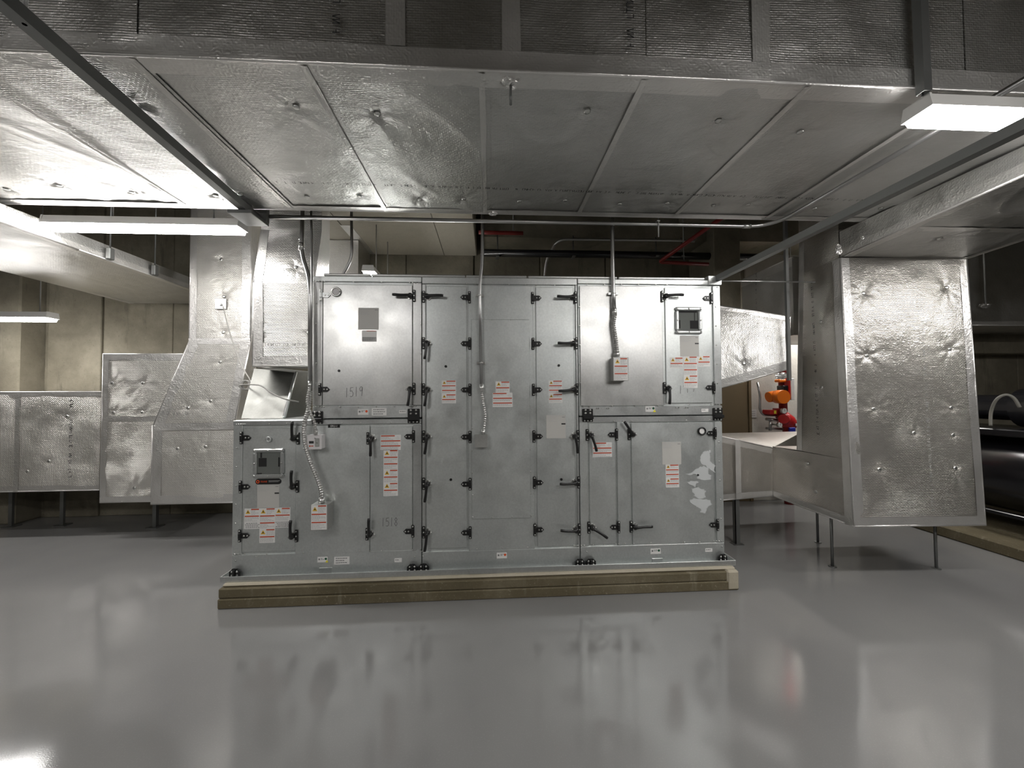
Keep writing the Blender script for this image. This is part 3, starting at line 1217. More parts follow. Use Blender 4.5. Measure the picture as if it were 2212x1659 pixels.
mb.v += [(bx0 + .0185 + .0125 * math.cos(a), Y0 - .0038, cz + .0125 * math.sin(a)) for a in np.linspace(0, 2 * math.pi, 17)[:-1]]
mb.face(list(range(n, n + 16)), 1)
n = len(mb.v)
mb.v += [(bx0 + .0185 + .006 * math.cos(a), Y0 - .0042, cz + .006 * math.sin(a)) for a in np.linspace(0, 2 * math.pi, 13)[:-1]]
mb.face(list(range(n, n + 12)), 0)
put_text(mb, 'TRANE', bx0 + .061, cz, Y0 - .0038, .048, .012, 1, .2)
for k in range(3):
    rect(mb, bx0 + .096, bx1 - .008 - k * .006, cz + .006 - k * .005, cz + .0075 - k * .005, Y0 - .0038, 2)
mb.build('maker_badge', ['black', 'orangeink', 'lightink'], dA)
doc_label(dA, (556, 1047), (603, 1096), 5)
warn_label(dA, (528, 1099), (560.5, 1142), 'wrt', seed=2)
warn_label(dA, (561, 1098), (594, 1172), 'wrrwrr'[:5], seed=3)
warn_label(dA, (594.5, 1097), (627, 1139), 'wrt', seed=4)
for y_, x_, an in ((943, 893, 0), (1148, 891.5, 0)):
    hinge(dC, x_, y_, -1)
latch(dC, 794.5, 947, 1, 0)
latch(dC, 792.5, 1154, 1, 178)
warn_label(dC, (822, 940), (866, 972), 'drr'[:3], seed=6)
warn_label(dC, (828.5, 972), (859.5, 1071), 'wrrwrwr', seed=7)
number(dC, '1518', 824, 1119, 7.2, 18, -.3)
mb = MB()
x0, z1 = A(709, 917); x1, z0 = A(734.5, 923.5)
mb.box(x0, x1, Y0 - .0052, Y0 - .0035, z0, z1, 0)
put_text(mb, 'ERU-1', (x0 + x1) / 2, (z0 + z1) / 2, Y0 - .0058, (x1 - x0) * .55, (z1 - z0) * .62, 1)
mb.build('tag_plate', ['black', 'white'], M1)
small_sticker(M1, (686, 1203), (708, 1214), 'y', Y0 - .001)
small_sticker(M1, (722, 1203), (755, 1218.5), 't', Y0 - .001)
small_sticker(M1, (852, 1206), (868, 1214), 's', Y0 - .001)
slab('access_plate', M1, (690, 1226.5), (718, 1240), 'galv_frame', Y0 - .006, .006, .001, 0)
screws(M1, lerp_pts((512, 968), (510, 1130), 5) + lerp_pts((508, 1197), (530, 1196), 4) + [(553, 1201), (558, 1201), (577, 1196), (656, 1194), (777, 1190), (800, 1190), (825, 1189)] +
       [(892, 1187), (897, 1187), (907, 1187), (896, 1202), (510, 1211)] + lerp_pts((512, 917), (530, 916.5), 5) + [(583, 916), (620, 915), (740, 914), (780, 913), (845, 913)], Y0 - .005)
foot_bracket(M1, (501, 1225), (524, 1245))
foot_bracket(M1, (881, 1215), (903, 1234))

# --- upper left
fr('bottom_rail', M2, XU[1], XU[2] - .004, ZS, zpx(877, 790), 'galv_frame', Y0 - .001)
fr('top_rail', M2, XU[1], XU[2] - .004, zpx(609, 790), ZTOP)
fr('corner_post', M2, XU[1], xpx(697, 740) - .003, zpx(877, 690) + .002, zpx(609, 690), 'galv_bright')
fr('corner_post', M2, xpx(891.5, 740) + .002, XU[2] - .003, zpx(876, 900) + .002, zpx(611, 900), 'galv_bright')
dD = slab('door', M2, (697, 613), (891.5, 875.5), 'galv_bright')
hinge(dD, 693, 637, 1, True)
hinge(dD, 690.5, 841, 1)
latch(dD, 894.5, 639, -1, -92)
latch(dD, 894, 840, -1, -8)
port(dD, 727, 631, .031)
doc_label(dD, (774, 665), (818, 712), 9, False)
mb = MB()
x0, z1 = A(782, 714); x1, z0 = A(813.5, 738)
mb.box(x0, x1, Y0 - .0012, Y0 - .0001, z0, z1, 0)
rect(mb, x0 + .035, x1 - .003, z1 - .006, z1 - .002, Y0 - .0018, 1)
rect(mb, x0 + .002, x1 - .002, z0 + .002, z0 + .035, Y0 - .0018, 3)
text_lines(mb, x0 + .006, x1 - .006, z0 + .006, z0 + .03, Y0 - .0022, 4, random.Random(4))
mb.build('warning_label', LAB, dD)
dot(dD, 732.5, 801)
number(dD, '1519', 745, 838, 8, 20, -1.0)
small_sticker(M2, (773, 884), (796, 896), 'o', Y0 - .001)
small_sticker(M2, (803, 882), (835, 897.5), 't', Y0 - .001)
small_sticker(M2, (862, 886), (878, 893), 's', Y0 - .001)
screws(M2, lerp_pts((684, 656), (684, 828), 5) + lerp_pts((683, 879), (700, 879), 4) + lerp_pts((735, 879), (852, 878), 4) + [(884, 877), (892, 877), (898, 877)] +
       lerp_pts((684, 608), (702, 608), 4) + lerp_pts((764, 609), (825, 610), 2) + lerp_pts((885, 611), (905, 612), 4) + lerp_pts((909, 700), (909, 828), 3), Y0 - .005)
lift_bracket(M2, (675.5, 888), (698, 916))
lift_bracket(M2, (881, 883), (906.5, 914))

# --- tall middle
zb3 = zpx(1187, 1080)
fr('bottom_rail', M3, XU[2] + .002, XU[3] - .002, ZBASE, zb3 - .002, 'galv', Y0 - .001)
fr('top_rail', M3, XU[2] + .002, XU[3] - .002, zpx(614.5, 1080), ZTOP)
fr('corner_post', M3, XU[2] + .002, xpx(919.5, 900) - .002, zb3, zpx(614, 915), 'galv_frame')
fr('corner_post', M3, xpx(1245, 900) + .002, XU[3] - .002, zb3, zpx(616, 1245), 'galv_frame')
dE = slab('door', M3, (919.5, 617), (1010, 1184))
cP = slab('fixed_panel', M3, (1010, 615.5), (1156, 1187), 'galv', Y0 - .002)
dF = slab('door', M3, (1156, 619), (1245, 1180))
x0, z1 = A(1018, 690); x1, z0 = A(1146.5, 1118)
mb = MB(); mb.box(x0, x1, Y0 - .010, Y0 - .0022, z0, z1, 0, .004); aP = mb.build('access_panel', 'galv', M3)
for i, y_ in enumerate((641, 741, 841, 943, 1045, 1150)):
    latch(dE, 915 + (.3 if i > 2 else 0), y_, 1, 88 if i == 0 else (-8 if i > 0 else 0))
    hinge(dE, 1014 + i * .3, y_ + 1, -1)
for i, (y_, an) in enumerate(((642.5, -92), (741.5, -91), (841, -87), (942, 4), (1042, -92), (1144, -97))):
    latch(dF, 1243.5 + i * 1.6, y_, -1, an)
    hinge(dF, 1150.5 + i * 1.0, y_ + 1, 1)
dot(dE, 963, 791.5); dot(dE, 974, 1036)
dot(dF, 1207, 789.5); dot(dF, 1212.5, 1035.5)
warn_label(dE, (954, 822), (985, 871), 'wrrwrr'[:5], seed=11)
warn_label(dF, (1185, 822), (1215, 870), 'wrrwr', seed=12)
doc_label(dF, (1180, 897), (1222, 946.5), 13)
ya = Y0 - .0102
warn_label(aP, (1070.5, 824), (1101, 848), 'wr', y=ya, seed=14)
warn_label(aP, (1064, 848.5), (1107, 879), 'drr', y=ya, seed=15)
screws(aP, lerp_pts((1020, 925), (1021, 1116), 5) + lerp_pts((1144, 876), (1147, 1113), 6) + lerp_pts((1062, 691), (1103, 691), 2) + lerp_pts((1064, 1117), (1106, 1115), 2), ya)
small_sticker(M3, (1073, 1194), (1095, 1205.5), 'o', Y0 - .001)
screws(M3, [(963, 612), (1003, 613), (1008, 613), (1027, 613), (1099, 615), (1135, 615), (1158, 617), (1198, 616), (1238, 616), (1030, 1185), (1085, 1183), (1140, 1182), (912, 1190), (914, 1201)] +
       lerp_pts((1240, 1178), (1247, 1178), 3), Y0 - .005)
foot_bracket(M3, (905, 1214), (928, 1234))
foot_bracket(M3, (1240.5, 1204), (1261, 1222))

# --- upper right
fr('bottom_rail', M4, XU[3] + .004, XU[4], ZS, zpx(877, 1400), 'galv_frame', Y0 - .001)
fr('top_rail', M4, XU[3] + .002, XU[4], zpx(614.5, 1400), ZTOP)
fr('corner_post', M4, xpx(1541, 740) + .002, XU[4], zpx(873, 1550), zpx(618, 1550), 'galv_frame')
pG = slab('fixed_panel', M4, (1250.5, 616), (1435, 876.5), 'galv_bright', Y0 - .002)
dG = slab('door', M4, (1435, 620), (1540.5, 871))
hinge(dG, 1537, 644, -1); hinge(dG, 1543, 837, -1)
latch(dG, 1430.5, 640.5, 1, 90); latch(dG, 1435.5, 838, 1, -5)
view_window(dG, (1457, 664), (1515, 721.5), False)
doc_label(dG, (1468.5, 725), (1510, 770), 16)
warn_label(dG, (1447, 772), (1475.5, 795), 'wrr'[:2], seed=17)
warn_label(dG, (1476, 770), (1507, 838), 'wrrwr', seed=18)
warn_label(dG, (1507, 769), (1534, 792), 'wr', seed=19)
scribble(dG, [[(1470, 833), (1470, 850)], [(1476, 834), (1482, 834)], [(1485, 840), (1485, 848)], [(1499, 840), (1498, 846)]])
small_sticker(M4, (1394, 877.5), (1415, 889.5), 'y', Y0 - .001)
small_sticker(M4, (1515, 883), (1530, 890), 's', Y0 - .001)
screws(M4, lerp_pts((1251.5, 663), (1253, 827), 5) + lerp_pts((1260, 878), (1272, 878), 2) + lerp_pts((1322, 877), (1421, 876), 3) + lerp_pts((1535, 874), (1553, 874), 4) + [(1489, 874), (1549, 621)] +
       [(1289, 882), (1293, 882), (1311, 882), (1315, 882), (1460, 880), (1466, 880), (1481, 880), (1486, 880)] +
       lerp_pts((1545, 663), (1549, 828), 5) + lerp_pts((1268, 615), (1416, 615), 5) + [(1440, 615), (1484, 615)], Y0 - .005)
lift_bracket(M4, (1257.5, 883), (1280.5, 911))
lift_bracket(M4, (1538.5, 881), (1560, 908))
# raised corner cap that carries the strut
mb = MB(); x0, z1 = A(1528, 595); x1, z0 = A(1555, 610)
mb.box(x0, x1 + .01, Y0 - .012, Y0 + .05, ZTOP - .04, ZTOP + .035, 0, .004); mb.build('corner_cap', 'galv_frame', M4)

# --- lower right
zb5 = zpx(1176, 1400)
fr('bottom_rail', M5, XU[3] + .004, XU[5], ZBASE, zb5 - .002, 'galv', Y0 - .001)
fr('top_rail', M5, XU[3] + .004, XU[5], zpx(911.5, 1400), ZS - .010)
fr('corner_post', M5, XU[3] + .004, xpx(1271, 1040) - .003, zb5, zpx(912, 1260), 'galv')
fr('middle_post', M5, xpx(1333, 1040) + .003, xpx(1362.5, 1040) - .003, zb5, zpx(912, 1350), 'galv')
fr('corner_post', M5, xpx(1545.5, 1040) + .003, XU[5], zb5, zpx(911, 1555), 'galv')
dH = slab('door', M5, (1271, 914), (1333, 1176))
dI = slab('door', M5, (1362.5, 913), (1545.5, 1174))
latch(dH, 1268.5, 939.5, 1, 14); latch(dH, 1272, 1140, 1, 55)
hinge(dH, 1332.5, 939, -1); hinge(dH, 1337, 1139, -1)
latch(dI, 1359, 938, 1, 214); latch(dI, 1363.5, 1138, 1, 92)
hinge(dI, 1545.5, 936, -1); hinge(dI, 1551, 1134, -1)
port(dI, 1515, 931, .028, 'black', 'white')
warn_label(dH, (1280, 956), (1322, 987), 'drr', seed=21)
number(dH, '1516', 1288, 1104, 6, 15, -1.2, 'lightink', .0016)
doc_label(dI, (1430, 955), (1471.5, 1003), 22, False)
warn_label(dI, (1437.5, 1003.5), (1467, 1052.5), 'wrrwr', seed=23)
number(dI, '1516', 1424, 1124, 7, 20, -2.0, 'lightink', .0012)
dot(dI, 1507.5, 1026, .008)
# plaster smears
smears = [[(1514, 985), (1522, 975), (1533, 972), (1535, 988), (1533, 996), (1543, 1004), (1544, 1022), (1532, 1012), (1514, 1000)],
          [(1481, 1023), (1496, 1021), (1505, 1012), (1519, 1006), (1532, 1014), (1530, 1024), (1536, 1027), (1535, 1036), (1524, 1037), (1508, 1035), (1502, 1024), (1488, 1026)],
          [(1484, 1042), (1496, 1038), (1509, 1041), (1503, 1047), (1506, 1052), (1500, 1051)],
          [(1493, 1056), (1508, 1052), (1524, 1060), (1524, 1074), (1511, 1077), (1502, 1074), (1499, 1066)],
          [(1488, 1079), (1510, 1077), (1534, 1080), (1538, 1090), (1526, 1098), (1524, 1107), (1513, 1108), (1514, 1099), (1503, 1093), (1494, 1087)]]
mb = MB()
for s_ in smears:
    Q = []
    for i in range(len(s_)):
        a_, c_ = s_[i], s_[(i + 1) % len(s_)]
        for k in range(6):
            t = k / 6
            jx, jy = (random.uniform(-2.2, 2.2), random.uniform(-1.6, 1.6)) if k else (0, 0)
            Q.append((a_[0] + (c_[0] - a_[0]) * t + jx, a_[1] + (c_[1] - a_[1]) * t + jy))
    pl = [A(*q) for q in Q]
    mb.prism(pl[::-1], Y0 - .0018, Y0 - .0002, 0)
mb.build('plaster_smear', 'putty', dI)
small_sticker(M5, (1405, 1185), (1427, 1196), 'g', Y0 - .001)
small_sticker(M5, (1523, 1184.5), (1538.5, 1191.5), 's', Y0 - .001)
slab('access_plate', M5, (1408, 1206), (1431, 1216), 'galv_frame', Y0 - .006, .006, .001, 0)
screws(M5, lerp_pts((1552, 955), (1557, 1120), 5) + lerp_pts((1248, 1178), (1262, 1178), 3) + [(1281, 1177), (1305, 1176), (1330, 1175), (1336, 1174), (1350, 1174), (1368, 1174), (1406, 1172), (1478, 1171), (1511, 1171)] +
       lerp_pts((1541, 1168), (1558, 1168), 4) + [(1559, 1180), (1267, 1191), (1255, 1191)] + [(1325, 909.5), (1345, 909.5), (1364, 909), (1423, 909), (1482, 908), (1533, 907)], Y0 - .005)
foot_bracket(M5, (1263, 1203.5), (1285, 1221))
foot_bracket(M5, (1547, 1194), (1566, 1211))
# continuous cap flashing along the top of the unit
cap = thing('cap_flashing', (0, Y0, ZTOP), 'thin folded steel flashing along the top of the unit', 'flashing')
xs_ = [XU[1] + .07, -0.9, -0.18, 0.30, 1.02, XU[4] - .12]
for i in range(len(xs_) - 1):
    b = MB(); b.box(xs_[i] + .003, xs_[i + 1] - .003, Y0 - .006, Y0 + .04, ZTOP + .0005, ZTOP + .022, 0, .007)
    b.build('flashing_length', 'galv_bright', cap)

# ------------------------------------------------------------------ insulated ducts
def loft(mb, secs, caps=(True, True), **kw):
    """sections of four corners, counter-clockwise seen from the far end"""
    pins = kw.pop('pins', {})
    secs = [[np.array(p, float) for p in s_] for s_ in secs]
    for i in range(len(secs) - 1):
        a_, c_ = secs[i], secs[i + 1]
        for k in range(4):
            k2 = (k + 1) % 4
            patch(mb, a_[k], a_[k2], c_[k2], c_[k], pins=pins.get((i, k)), **kw)
    if caps[0]:
        s_ = secs[0]
        patch(mb, s_[1], s_[0], s_[3], s_[2], **kw)
    if caps[1]:
        s_ = secs[-1]
        patch(mb, s_[0], s_[1], s_[2], s_[3], **kw)


def zrect(x0, x1, y0, y1, z):
    return [(x0, y0, z), (x1, y0, z), (x1, y1, z), (x0, y1, z)]


def xrect(x, y0, y1, z0, z1):
    """section across X, lofted towards +X: counter-clockwise seen from +X"""
    return [(x, y0, z0), (x, y1, z0), (x, y1, z1), (x, y0, z1)]


def tape_edge(parent, a_, c_, n1, s1, n2, s2, w_=.07, name='corner_tape'):
    """L of tape along the edge a-c: on the face with normal n1 towards s1, and on n2 towards s2"""
    mb = MB()
    a_, c_ = np.array(a_, float), np.array(c_, float)
    for n_, s_ in ((n1, s1), (n2, s2)):
        n_, s_ = np.array(n_, float), np.array(s_, float)
        t = (c_ - a_)
        if np.dot(np.cross(n_, t), s_) > 0:
            strip(mb, a_, c_, n_, w_)
        else:
            strip(mb, c_, a_, n_, w_)
    nn = np.array(n1, float) / np.linalg.norm(n1) + np.array(n2, float) / np.linalg.norm(n2)
    mb.tube([tuple(a_ - nn * .004), tuple(c_ - nn * .004)], .0085, 8)
    return mb.build(name, 'tape', parent)


def flat_tape(parent, a_, c_, n_, side, w_=.07, name='seam_tape'):
    mb = MB()
    t = np.array(c_, float) - np.array(a_, float)
    if np.dot(np.cross(np.array(n_, float), t), np.array(side, float)) > 0:
        strip(mb, a_, c_, n_, w_)
    else:
        strip(mb, c_, a_, n_, w_)
    return mb.build(name, 'tape', parent)


def washer(parent, p, n_, r=.016):
    mb = MB()
    p, n_ = Vector(p), Vector(n_).normalized()
    mb.tube([p + n_ * -.008, p + n_ * -.003, p + n_ * -.001], [r, r, r * .4], 10)
    return mb.build('insulation_pin', 'bolt', parent)


def add_pins(parent):
    for p_, n_ in PINS:
        washer(parent, p_, n_)
    PINS.clear()


NX, PX, NY, PY, NZ, PZ = (-1, 0, 0), (1, 0, 0), (0, -1, 0), (0, 1, 0), (0, 0, -1), (0, 0, 1)

# --- big supply duct overhead
BZ, BY0, BY1, BZT = 2.853, 1.582, 2.872, 3.5
big = thing('overhead_duct', (0, 2.2, BZ), 'very wide foil-wrapped duct overhead running across the whole picture', 'duct')
cuts = [-4.6, -3.4, -2.14, -1.42, -0.75, -0.02, 0.68, 1.42, 2.15, 3.1, 5.0]
for i in range(len(cuts) - 1):
    x0, x1 = cuts[i], cuts[i + 1]
    dz = (0, .003, -.002, .004, 0, .005, .001, .004, 0, .003)[i]
    mb = MB()
    L = x1 - x0
    pn = [(random.uniform(.25, .4), .14), (random.uniform(.6, .8), .16)] if L < 1 else [(.2, .15), (.5, .2), (.8, .15)]
    pn += [(random.uniform(.2, .8), random.uniform(.7, .85))]
    patch(mb, (x0, BY1, BZ + dz), (x1 + .03, BY1, BZ + dz), (x1 + .03, BY0, BZ + dz), (x0, BY0, BZ + dz), .018, .0075, pn, folds=.004, bow=-.004, edge=.10)
    patch(mb, (x0, BY0 + dz, BZ), (x1 + .03, BY0 + dz, BZ), (x1 + .03, BY0 + dz, BZT), (x0, BY0 + dz, BZT), .03, .010, None, folds=.005, edge=.17)
    patch(mb, (x1 + .03, BY1 - dz, BZ), (x0, BY1 - dz, BZ), (x0, BY1 - dz, BZT), (x1 + .03, BY1 - dz, BZT), .08, .004)
    patch(mb, (x0, BY0, BZT), (x1, BY0, BZT), (x1, BY1, BZT), (x0, BY1, BZT), .2, 0)
    mb.build('wrap_section', 'foil_smooth', big)
    add_pins(big)
    if i > 0:
        flat_tape(big, (x0 - .02, BY0 + .01, BZ - .003), (x0 - .02, BY1 - .01, BZ - .003), NZ, PX, .03)
tape_edge(big, (cuts[0], BY0, BZ), (cuts[-1], BY0, BZ), NZ, PY, NY, PZ, .085)
tape_edge(big, (cuts[0], BY1, BZ), (cuts[-1], BY1, BZ), NZ, NY, PY, PZ, .07)
for x in (-0.42, 0.06, 1.15):
    flat_tape(big, (x, BY0, BZ + .085), (x, BY0, BZT), NY, PX, .08)
for x0, x1 in ((-1.33, -0.72), (-0.70, 2.75)):
    print_row(big, (x0, 2.47, BZ), (x1, 2.47 if x0 < -1 else 2.52, BZ), (0, 1, 0), .021, 5, .75, .010, ink='blackink')
for x in (-0.60, 0.62):
    print_row(big, (x, BY0, BZ + .12), (x, BY0, BZT - .02), (-1, 0, 0), .03, 6, .6, .012)
wad((atz(1103, 178, BZ)[0], BY0 + .06, BZ - .004), .035, 3, big, (1.3, .9, .35))
wad((atz(1066, 462, BZ)[0], BY1 - .03, BZ - .012), .020, 5, big, (1.3, .8, .6))
mb = MB()
for pa, pb in (((2010, 441), (2100, 405)), ((2100, 405), (2212, 352)), ((1925, 463), (1985, 460))):
    a_, c_ = atz(*pa, BZ - .012), atz(*pb, BZ - .012)
    mb.tube(smooth_path([a_, (a_ + c_) / 2 + np.array([.012, 0, 0]), c_], 6), .006, 6)
mb.build('adhesive_streak', 'yellow', big)
mb = MB(); hp = atz(1103, 176, BZ)
mb.tube([(hp[0], BY0 + .06, BZ), (hp[0], BY0 + .06, aty(1103, 226, BY0 + .06)[2])], .006, 8)
mb.build('hanger_rod', 'strut', big)

# --- right branch under the big duct, and the riser it feeds
rTL, rTR = aty(1815, 557, 3.03), aty(2088, 556, 3.03)
rBL, rBR = atz(1845, 1138, .45), atz(2130, 1135, .45)
ZBR = (rTL[2] + rTR[2]) / 2
branch = thing('branch_duct', (3.3, 2.4, ZBR), 'foil-wrapped branch duct at upper right coming towards the viewer', 'duct')
mb = MB()
bx0, bx1 = rTL[0] + .02, rTR[0] + .01
patch(mb, (bx0, 3.05, ZBR), (bx1, 3.05, ZBR), (bx1, 1.85, ZBR + .06), (bx0, 1.85, ZBR + .06), .02, .012, [(.4, .3)], folds=.010)
patch(mb, (bx0, 3.05, ZBR), (bx0, 1.85, ZBR + .06), (bx0, 1.85, BZ - .006), (bx0, 3.05, BZ - .006), .025, .008, folds=.006)
patch(mb, (bx1, 1.85, ZBR + .06), (bx1, 3.05, ZBR), (bx1, 3.05, BZ - .006), (bx1, 1.85, BZ - .006), .03, .008)
patch(mb, (bx0, 1.85, ZBR + .06), (bx1, 1.85, ZBR + .06), (bx1, 1.85, BZ - .006), (bx0, 1.85, BZ - .006), .05, .006)
patch(mb, (bx0, 1.85, BZ - .006), (bx1, 1.85, BZ - .006), (bx1, 3.05, BZ - .006), (bx0, 3.05, BZ - .006), .2, 0)
mb.build('wrap', 'foil_smooth', branch)
add_pins(branch)
tape_edge(branch, (bx0, 3.03, ZBR), (bx0, 1.87, ZBR + .06), NZ, PX, NX, PZ, .07)
tape_edge(branch, (bx1, 3.03, ZBR), (bx1, 1.87, ZBR + .06), NZ, NX, PX, PZ, .06)
flat_tape(branch, (bx0 + .07, 2.5, ZBR + .026), (bx1 - .06, 2.5, ZBR + .026), NZ, PY, .07)
wad(atz(1878, 513, ZBR + .09), .042, 7, branch, (1.5, 1, .8))
wad(atz(1812, 540, ZBR), .030, 8, branch, (.7, .7, 1.2))

riser = thing('riser_duct', ((rBL[0] + rBR[0]) / 2, 3.2, 0), 'tall foil-wrapped riser duct standing at right with shiny front face', 'duct')
mb = MB()
YK = 3.475
low0 = [(rBL[0], rBL[1], .45), (rBR[0], rBR[1], .45), (rBR[0], 3.8, .45), (rBL[0] + .03, 3.8, .45)]
fz = .96


def lr(t, lft):
    a_, c_ = (rBL, rTL) if lft else (rBR, rTR)
    return a_ + (c_ - a_) * t


tm = (fz - .45) / (rTL[2] - .45)
q0, q1 = lr(tm, True), lr(tm, False)
mid = [(q0[0], q0[1], fz), (q1[0], q1[1], fz), (q1[0], YK, fz), (q0[0] + .02, YK, fz)]
midb = [(q0[0], q0[1], fz), (q1[0], q1[1], fz), (q1[0], 3.8, fz - .01), (q0[0] + .03, 3.8, fz - .01)]
tops = [tuple(rTL), tuple(rTR), (rTR[0], YK, rTR[2]), (rTL[0] + .04, YK, rTL[2])]
# the front face in one piece
pinsF = [(.17, .86), (.83, .88), (.17, .62), (.82, .64), (.2, .42), (.8, .42), (.22, .20), (.8, .2), (.5, .33), (.8, .32)]
patch(mb, rBL, rBR, rTR, rTL, .014, .007, pinsF)
patch(mb, low0[1], low0[2], midb[2], midb[1], .03, .008)
patch(mb, low0[2], low0[3], midb[3], midb[2], .06, .004)
patch(mb, low0[3], low0[0], midb[0], midb[3], .016, .010, [(.6, .35), (.5, .8)], folds=.006)
patch(mb, low0[1], low0[0], low0[3], low0[2], .05, .004)
patch(mb, mid[3], mid[2], midb[2], midb[3], .1, 0)
patch(mb, mid[1], mid[2], tops[2], tops[1], .03, .008)
patch(mb, mid[2], mid[3], tops[3], tops[2], .06, .004)
patch(mb, mid[3], mid[0], tops[0], tops[3], .018, .010, [(.5, .7), (.5, .35)])
up0 = zrect(rTL[0] + .02, rTR[0], 3.06, YK, rTL[2])
up1 = zrect(rTL[0] + .02, rTR[0], 3.06, YK, 3.45)
loft(mb, [up0, up1], res=.025, billow=.010, folds=.006)
mb.build('wrap', 'foil_warm', riser)
add_pins(riser)
nF = np.cross(np.array(rBR) - rBL, np.array(rTL) - rBL); nF = nF / np.linalg.norm(nF)
tape_edge(riser, rBL, rTL, nF, PX, NX, PY, .075)
tape_edge(riser, rBR, rTR, nF, NX, PX, PY, .07)
tape_edge(riser, rBL, rBR, nF, PZ, NZ, PY, .075)
tape_edge(riser, rBL, low0[3], NX, PZ, NZ, PX, .06)
tape_edge(riser, tuple(np.array(mid[3]) + [.001, 0, 0]), tuple(np.array(tops[3]) + [0, 0, .7]), NX, NY, PY, PX, .06)
a_, c_ = aty(1757, 560, 3.25), aty(1768, 950, 3.25)
xs = rTL[0] - .006
print_row(riser, atx(1757, 600, rTL[0] + .03), atx(1772, 960, rBL[0] - .01), (0, 1, 0), .022, 9, .6, .006)
pa, pb = aty(1985, 570, 3.02), aty(2015, 1115, 2.86)
print_row(riser, pb, pa, (-1, 0, 0), .018, 8, .55, .010, ink='lightink')
for gx, gy in ((1797, 3.2), (2021, 3.1), (1767, 3.72)):
    q = aty(gx, 1180, gy)
    mb = MB(); mb.tube([(q[0], gy, 0), (q[0], gy, .455)], .011, 8)
    mb.tube([(q[0], gy, 0), (q[0], gy, .006)], .03, 12)
    mb.build('leg', 'strut', riser)
# --- low horizontal duct from the unit to the riser
lBL, lBR = atz(1567, 1081, .45), atz(1671, 1072, .45)
lTL, lTR = aty(1561, 943, lBL[1]), aty(1671, 967, lBR[1])
ex = (1.90 - lBL[0]) / (lBR[0] - lBL[0])
l0b, l0t = lBL + (lBR - lBL) * ex, lTL + (lTR - lTL) * ex
low = thing('low_duct', (2.3, 4.0, 0), 'low foil-wrapped duct between the unit and the riser duct', 'duct')
mb = MB()
zbk = aty(1567, 937, 4.3)[2]
sA = [tuple(l0b), (l0b[0], 4.3, l0b[2]), (l0t[0], 4.3, zbk), tuple(l0t)]
sB = [tuple(lBR + [-.012, 0, 0]), (aty(1735, 932, 4.4)[0], 4.4, lBR[2]), (aty(1735, 932, 4.4)[0], 4.4, aty(1712, 932, 4.4)[2]), tuple(lTR + [-.012, 0, 0])]
loft(mb, [sA, sB], res=.02, billow=.006)
mb.build('wrap', 'foil_warm', low)
tape_edge(low, l0b, lBR + [-.012, 0, 0], NY, PZ, NZ, PY, .06)
tape_edge(low, l0t, lTR + [-.012, 0, 0], NY, NZ, PZ, PY, .06)
flat_tape(low, aty(1588, 950, lBL[1] + .005), aty(1590, 1078, lBL[1] + .005), NY, PX, .05)
for gx, gy in ((1594, 3.72),):
    q = aty(gx, 1150, gy)
    mb = MB(); mb.box(q[0] - .022, q[0] + .022, gy, gy + .006, 0, .46); mb.box(q[0] - .022, q[0] - .016, gy, gy + .045, 0, .46)
    mb.box(q[0] - .05, q[0] + .05, gy - .02, gy + .06, 0, .006)
    mb.build('leg', 'strut', low)

# --- tapered transition from the unit's upper right section
tTL, tBL = aty(1545, 658, 3.70), aty(1545, 842, 3.62)
tTR, tBR = aty(1708, 683.5, 3.43), aty(1706, 797, 3.37)
trn = thing('tapered_duct', (2.3, 3.8, tBL[2]), 'short tapered foil duct joining the unit to the riser duct, brightly lit', 'duct')
mb = MB()
sA = [tuple(tBL), (tBL[0], 4.15, tBL[2]), (tTL[0], 4.15, tTL[2]), tuple(tTL)]
sB = [tuple(tBR), (tBR[0] + .02, 3.59, tBR[2]), (tTR[0] + .02, 3.59, tTR[2]), tuple(tTR)]
s0 = [(XU[4] + .004, p_[1], p_[2]) for p_ in sA]
loft(mb, [s0, sA, sB], res=.018, billow=.006, pins={(1, 3): [(.75, .4)]}, folds=.003)
mb.build('wrap', 'foil', trn)
add_pins(trn)
tape_edge(trn, tBL, tBR, NY, PZ, NZ, PY, .09)
tape_edge(trn, tTL, tTR, NY, NZ, PZ, PY, .05)
wad(aty(1688, 812, 3.40), .04, 9, trn, (1.4, .6, .7))

# --- foil duct running back behind the riser
bxk = rTL[0] + .05
bk = thing('rear_duct', (3.3, 4.1, 2.0), 'darker foil duct running back above the tapered duct', 'duct')
mb = MB()
loft(mb, [[(bxk, 3.60, 2.06), (3.75, 3.60, 2.06), (3.75, 3.60, 2.83), (bxk, 3.60, 2.83)][::1], [(bxk, 4.36, 2.06), (3.75, 4.36, 2.06), (3.75, 4.36, 2.83), (bxk, 4.36, 2.83)]], res=.022, billow=.008)
mb.build('wrap', 'foil', bk)
tape_edge(bk, (bxk, 3.60, 2.83), (bxk, 4.36, 2.83), NX, NZ, PZ, PX, .09)
q = atx(1628, 560, bxk)
print_row(bk, atx(1636, 560, bxk), atx(1636, 665, bxk), (0, 1, 0), .02, 4, .6, .008, ink='ink')

